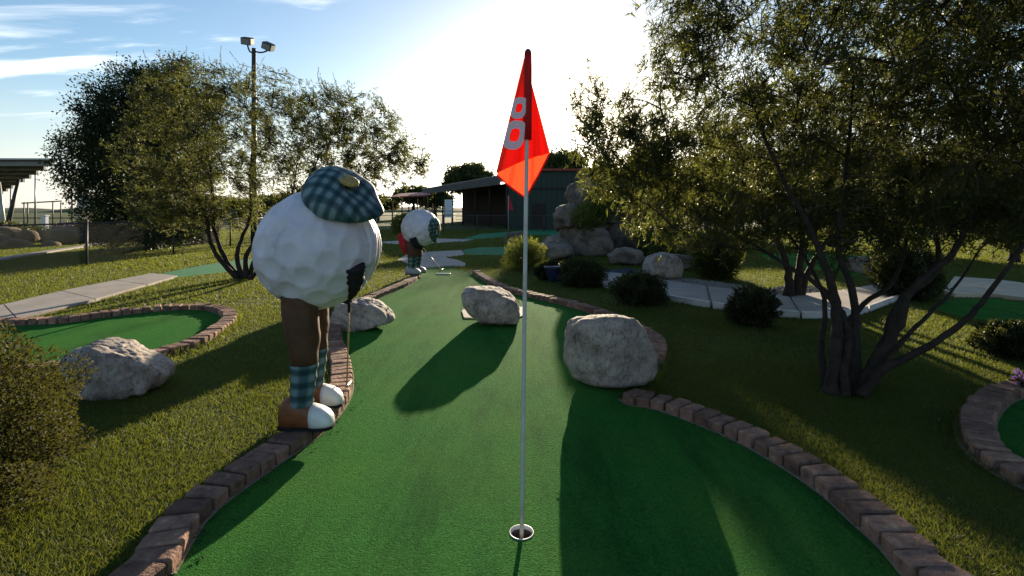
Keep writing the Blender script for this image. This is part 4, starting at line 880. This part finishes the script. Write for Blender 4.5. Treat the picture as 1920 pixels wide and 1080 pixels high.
# notice board
nb_ = empty('notice_board', P(841, 417, 50) * Vector((1, 1, 0)), 'tall white notice board beside the pavilion opening', 'sign')
q0 = P(841, 391, 50); MB().box((q0.x, q0.y, q0.z), (.75, .06, 1.75)).build('panel', 'sign_white', nb_)
for k in range(2): MB().box((q0.x, q0.y - .04, q0.z - .25 - .3 * k), (.68, .02, .05)).build('strip', 'dark_metal', nb_)
for s in (-1, 1): MB().box((q0.x + s * .42, q0.y, (q0.z + .9) / 2), (.08, .08, q0.z + .9)).build('leg', 'dark_metal', nb_)
sh = empty('red_shelter', (-13.5, 62, 0), 'small red roofed open shelter left of the pavilion', 'shelter')
x0, x1 = (742 - 960) * 62 / F, (802 - 960) * 62 / F; zr = 1.5 + 27 * 62 / F
rb = MB(); rb.v = [(x0 - .3, 60, zr - .25), (x1 + .3, 60, zr - .05), (x1 + .3, 66, zr + .55), (x0 - .3, 66, zr + .35)]; rb.v += [(x, y, z + .14) for x, y, z in rb.v]; rb.f = [(3,2,1,0),(4,5,6,7),(0,1,5,4),(1,2,6,5),(2,3,7,6),(3,0,4,7)]; rb.build('roof', 'red_trim', sh)
for x in (x0, (x0 + x1) / 2, x1):
    for y in (60.3, 65.6): MB().box((x, y, zr / 2 - .1), (.14, .14, zr - .2)).build('post', 'dark_wood', sh)
MB().box(((x0 + x1) / 2, 65.8, .6), (x1 - x0, .1, 1.2)).build('back_panel', 'green_siding', sh)
MB().box(((540 - 960) * 70 / F, 72, .8), (24, .3, 1.6)).build('boundary_wall', 'green_siding', label='low dark green wall in the far background behind the lawn', cat='wall')

def small_flag(x, y0, y1, d, h, label):
    b_ = P(x, y1, d); b_.z = 0; t_ = P(x, y0, d); r_ = empty('flagstick', b_, label, 'flagstick', 'distant red flags')
    MB().tube([b_, t_], .02, 8).build('pole', 'pole_white', r_, True); f_ = MB(); n = 8; k = d / F
    for j in range(n + 1):
        t = j / n
        for i, s in enumerate((0, .35, .7, 1)): f_.v.append((t_.x + s * (2 + 8 * t) * k, d + .05 * math.sin(s * 6 + t * 3), t_.z - (t * h + s * t * 4) * k))
    f_.f = [(j * 4 + i, j * 4 + i + 1, j * 4 + i + 5, j * 4 + i + 4) for j in range(n) for i in range(3)]; f_.build('flag', 'red_cloth', r_, True)
small_flag(953, 366, 431, 38, 26, 'thin flagstick with small red flag in front of the green building')
small_flag(706, 362, 440, 30, 18, 'small red flag showing beside the cap of the near golfer')

# ------------------------------------------------------------------ floodlight pole
lp0 = P(476, 95, 22); lp = empty('light_pole', (lp0.x, 22, 0), 'tall pole with two floodlights rising behind the left tree', 'light pole')
MB().tube([(lp0.x, 22, -.1), (lp0.x, 22, lp0.z + .1)], [.13, .085], 12).build('pole', 'dark_metal', lp, True)
k = 22 / F
for s, (hx, hy) in ((-1, (464, 77)), (1, (503, 87))):
    h0 = P(hx, hy, 22); e0 = Vector((lp0.x, 22, lp0.z - .02)); pts = [e0 + (Vector((h0.x, 22, e0.z)) - e0) * t + Vector((0, 0, -.06 * math.sin(t * 3.1) + (h0.z - .15 - e0.z) * t ** 4)) for t in np.linspace(0, 1, 9)]
    MB().tube(pts, .035, 8).build('arm', 'dark_metal', lp, True)
    q_ = Matrix.Rotation(R(8 if s < 0 else 24), 3, 'Y') @ Matrix.Rotation(R(22), 3, 'X'); hb = MB(); hb.box(h0, (.44, .36, .30), q_); ho = hb.build('floodlight', 'dark_metal', lp, bevel=.03)
    MB().box(h0 + q_ @ Vector((0, -.19, 0)), (.36, .012, .22), q_).build('lens', 'galv', ho)

# ------------------------------------------------------------------ far left: canopy, rails, posts, wall
cn = empty('canopy_shelter', (-30, 34, 0), 'big corrugated canopy roof on slanted posts at the far left', 'canopy')
cA = P(107, 300, 30); cB = P(0, 361, 42); cA2 = Vector((-62, 30, cA.z + .1)); cB2 = Vector((-75, 42, cB.z + .1))
rb = MB(); rb.v = [tuple(cA), tuple(cB), tuple(cB2), tuple(cA2)]; rb.v += [(x, y, z + .10) for x, y, z in rb.v]; rb.f = [(0,1,2,3),(7,6,5,4),(0,4,5,1),(1,5,6,2),(2,6,7,3),(3,7,4,0)]; rb.build('roof', 'galv', cn)
for k in range(9):
    t = (k + .25) / 9; MB().beam(cA.lerp(cB, t) + Vector((-.1, 0, -.16)), cA2.lerp(cB2, t) + Vector((0, 0, -.16)), .16, .26).build('purlin', 'roof_metal', cn)
for (xa, ya, xb, yb, d0, d1, m_) in ((35, 345, 10, 418, 33, 33, 'dark_metal'), (-2, 350, 8, 416, 34, 34, 'pole_white')):
    a_, b_ = P(xa, ya, d0), P(xb, yb, d1); b_.z = -.05; MB().tube([b_, a_ + Vector((0, 0, .3))], [.16, .09], 10).build('strut', m_, cn, True)
pf = empty('goal_frame', P(78, 400, 60) * Vector((1, 1, 0)), 'thin horizontal frame on four posts on the far left skyline', 'frame')
a_, b_ = P(41, 381, 60), P(115, 377, 60); MB().beam(a_, b_, .12, .14).build('crossbar', 'dark_metal', pf)
for x in (45, 52, 99, 114): t_ = P(x, 379, 60); MB().tube([(t_.x, 60, 0), tuple(t_)], .06, 8).build('post', 'dark_metal', pf, True)
for x, y, d, lb in ((66, 325, 55, 'slender grey pole beyond the frame at the far left'), (135, 312, 50, 'tall pale pole left of the dense dark tree'), (20, 352, 58, 'short thin pole under the far canopy')):
    t_ = P(x, y, d); r_ = MB().tube([(t_.x, d, 0), tuple(t_)], [.10, .06], 10).build('net_pole', 'galv', None, True, label=lb, cat='pole', group='far poles')
tw_ = empty('slide_tower', P(165, 400, 48) * Vector((1, 1, 0)), 'pale tower with a sloping side partly hidden by the dark tree', 'tower')
q0 = P(156, 340, 48); MB().box((q0.x, 48, q0.z / 2), (.5, .8, q0.z)).build('post', 'tan_wall', tw_)
b = MB(); pts = [P(160, 366, 48), P(162, 396, 48), P(205, 396, 48), P(205, 386, 48), P(182, 372, 48)]
b.v = [(p.x, 47.7, p.z) for p in pts] + [(p.x, 48.6, p.z) for p in pts]; b.f = [tuple(range(5)), tuple(range(9, 4, -1))] + [(i, 5 + i, 5 + (i + 1) % 5, (i + 1) % 5) for i in range(5)]; b.build('side_wall', 'tan_wall', tw_)
MB().beam(P(180, 372, 47.6), P(212, 392, 47.6), .1, .1).build('handrail', 'dark_metal', tw_)
MB().box((-38, 52, .75), (26, .12, .10)).build('crowd_rail', 'dark_metal', label='long low rail on the far left skyline', cat='rail')
ub = empty('utility_box', P(84, 412, 38) * Vector((1, 1, 0)), 'small white upright box on the far left grass', 'box')
q0 = P(84, 402, 38); MB().box((q0.x, 38, .55), (.34, .3, 1.1)).build('cabinet', 'sign_white', ub, bevel=.02); MB().box((q0.x, 38, 1.14), (.42, .38, .08)).build('lid', 'sign_white', ub)
gw = empty('stone_wall', P(168, 452, 24) * Vector((1, 1, 0)), 'low stacked stone wall in front of the dense dark tree', 'wall')
sw = MB(); xa, xb = (142 - 960) * 24 / F, (200 - 960) * 24 / F
MB().box(((xa + xb) / 2, 24.4, .5), (xb - xa, .5, 1.0)).build('core', 'dark_rock', gw)
z = .05
while z < 1.05:
    x = xa; hgt = random.uniform(.10, .16)
    while x < xb:
        w_ = random.uniform(.12, .24); sw.box((x + w_ / 2, 24.12 + random.uniform(-.03, .03), z + hgt / 2), (w_ - .02, .16, hgt - .02)); x += w_
    z += hgt
sw.build('stones', 'tan_rock', gw, kind='stuff')
bx = empty('storage_shed', P(345, 455, 21) * Vector((1, 1, 0)), 'dark low shed under the dense dark tree', 'shed')
xa, xb = (270 - 960) * 21.5 / F, (352 - 960) * 21.5 / F
MB().box(((xa + xb) / 2, 23.2, .65), (xb - xa, 1.2, 1.3)).build('wall', 'dark_wood', bx); MB().box(((xa + xb) / 2, 23.1, 1.36), (xb - xa + .3, 1.7, .1)).build('roof', 'bin_green', bx); MB().box((xa + .75, 22.56, .55), (.9, .06, 1.1)).build('door', 'bin_green', bx)
wbn = empty('wheeled_bin', P(270, 455, 21) * Vector((1, 1, 0)), 'dark wheeled bin left of the low shed', 'bin'); q0 = P(270, 455, 21)
b = MB(); b.v = [(q0.x + sx * w_, 21.4 + sy * w_, z_) for z_, w_ in ((.08, .24), (.95, .31)) for sx, sy in ((-1,-1),(1,-1),(1,1),(-1,1))]; b.f = [(3,2,1,0),(4,5,6,7),(0,1,5,4),(1,2,6,5),(2,3,7,6),(3,0,4,7)]; b.build('body', 'bin_green', wbn, bevel=.03)
MB().box((q0.x, 21.38, .99), (.68, .70, .07)).build('lid', 'bin_green', wbn, bevel=.02)
for s in (-1, 1): MB().tube([(q0.x + s * .2, 21.72, .1), (q0.x + s * .27, 21.72, .1)], .1, 14).build('wheel', 'dark_metal', wbn, True)
pt = empty('planter_pot', W(1040, 528), 'dark blue glazed pot among the dark shrubs', 'pot'); c = W(1040, 528)
b = MB(); b.tube([c + Vector((0, 0, z_)) for z_ in (0, .05, .18, .27, .30)], [.12, .15, .19, .20, .215], 20); b.build('body', 'pot_blue', pt, True)
b = MB(); b.tube([c + Vector((0, 0, z_)) for z_ in (.285, .325)], [.225, .225], 20); b.build('rim', 'pot_blue', pt, True)

# ------------------------------------------------------------------ gravel by the curved path and round the tree
def gravel(name, poly, n, s, label):
    P0 = np.array([[p[0], p[1]] for p in poly]); lo, hi = P0.min(0), P0.max(0); g = MB(); c = 0; pts = np.column_stack([rng.uniform(lo[0], hi[0], n * 4), rng.uniform(lo[1], hi[1], n * 4)]); pts = pts[inside(pts, poly)][:n]
    for x, y in pts:
        r_ = s * rng.uniform(.6, 1.5); i = len(g.v); o = rng.normal(size=(6, 3)) * r_ * .15
        for k, v in enumerate(((1,0,0),(-1,0,0),(0,1,0),(0,-1,0),(0,0,1),(0,0,-1))): g.v.append((x + v[0] * r_ + o[k][0], y + v[1] * r_ + o[k][1], .02 + v[2] * r_ * .6 + o[k][2]))
        for f in ((0,2,4),(2,1,4),(1,3,4),(3,0,4),(2,0,5),(1,2,5),(3,1,5),(0,3,5)): g.f.append(tuple(i + q for q in f))
    g.build(name, 'gravel', label=label, cat='gravel', kind='stuff')
gravel('gravel_bed', px([(1238,526),(1262,520),(1320,528),(1400,538),(1400,550),(1300,537)]), 900, .03, 'grey gravel along the back of the curved path')
gravel('gravel_ring', px([(1430,548),(1470,538),(1530,540),(1560,550),(1530,556),(1460,558)]), 700, .035, 'gravel ring round the foot of the darker tree')
gt = MB(); edge = [p for p in left_s + right_s if p.y < 7]
for _ in range(420):
    p = edge[int(rng.integers(len(edge)))]; x, y = p.x + rng.normal() * .05, p.y + rng.normal() * .05; s = rng.uniform(.002, .006); i = len(gt.v); a_ = rng.uniform(0, 6.28); l_ = rng.uniform(1, 3.5)
    gt.v += [(x + s * (l_ * math.cos(a_) * u_ - math.sin(a_) * w_), y + s * (l_ * math.sin(a_) * u_ + math.cos(a_) * w_), .008 + (.004 if u_ * w_ > 0 else 0)) for u_, w_ in ((-1, -.6), (1, -.6), (1, .6), (-1, .6))]; gt.f.append((i, i + 1, i + 2, i + 3))
gt.build('grit', 'dark_wood', label='small dark crumbs and bits of dry leaf along the carpet edge', cat='debris', kind='stuff')
cl_ = MB()
for _ in range(60):
    x, y = rng.uniform(-1.6, 1.7), rng.uniform(2.1, 8)
    if not inside(np.array([[x, y]]), GREEN)[0]: continue
    a_ = rng.uniform(0, 6.28); s = rng.uniform(.005, .012); i = len(cl_.v); cl_.v += [(x + s * math.cos(a_) * u_ - s * .4 * math.sin(a_) * w_, y + s * math.sin(a_) * u_ + s * .4 * math.cos(a_) * w_, .010 + .004 * abs(w_)) for u_, w_ in ((-1, 0), (0, -1), (1, 0), (0, 1))]; cl_.f.append((i, i + 1, i + 2, i + 3))
cl_.build('leaf_crumbs', 'tan_rock', label='tiny dry leaf bits scattered on the main green carpet', cat='leaf litter', kind='stuff')
lt = MB()
for _ in range(75):
    x, y = rng.uniform(.9, 4.5), rng.uniform(2.2, 8); a_ = rng.uniform(0, 6.28); s = rng.uniform(.006, .014)
    if inside(np.array([[x, y]]), GREEN)[0] or inside(np.array([[x, y]]), GREEN3)[0]: continue
    i = len(lt.v); lt.v += [(x + s * math.cos(a_ + k) * (1 if k % 3.14 < 1 else .6), y + s * math.sin(a_ + k), .035 + rng.uniform(0, .015)) for k in (0, 1.57, 3.14, 4.71)]; lt.f.append((i, i + 1, i + 2, i + 3))
lt.build('fallen_leaves', 'tan_rock', label='small pale fallen leaves scattered on the shaded right lawn', cat='leaf litter', kind='stuff')
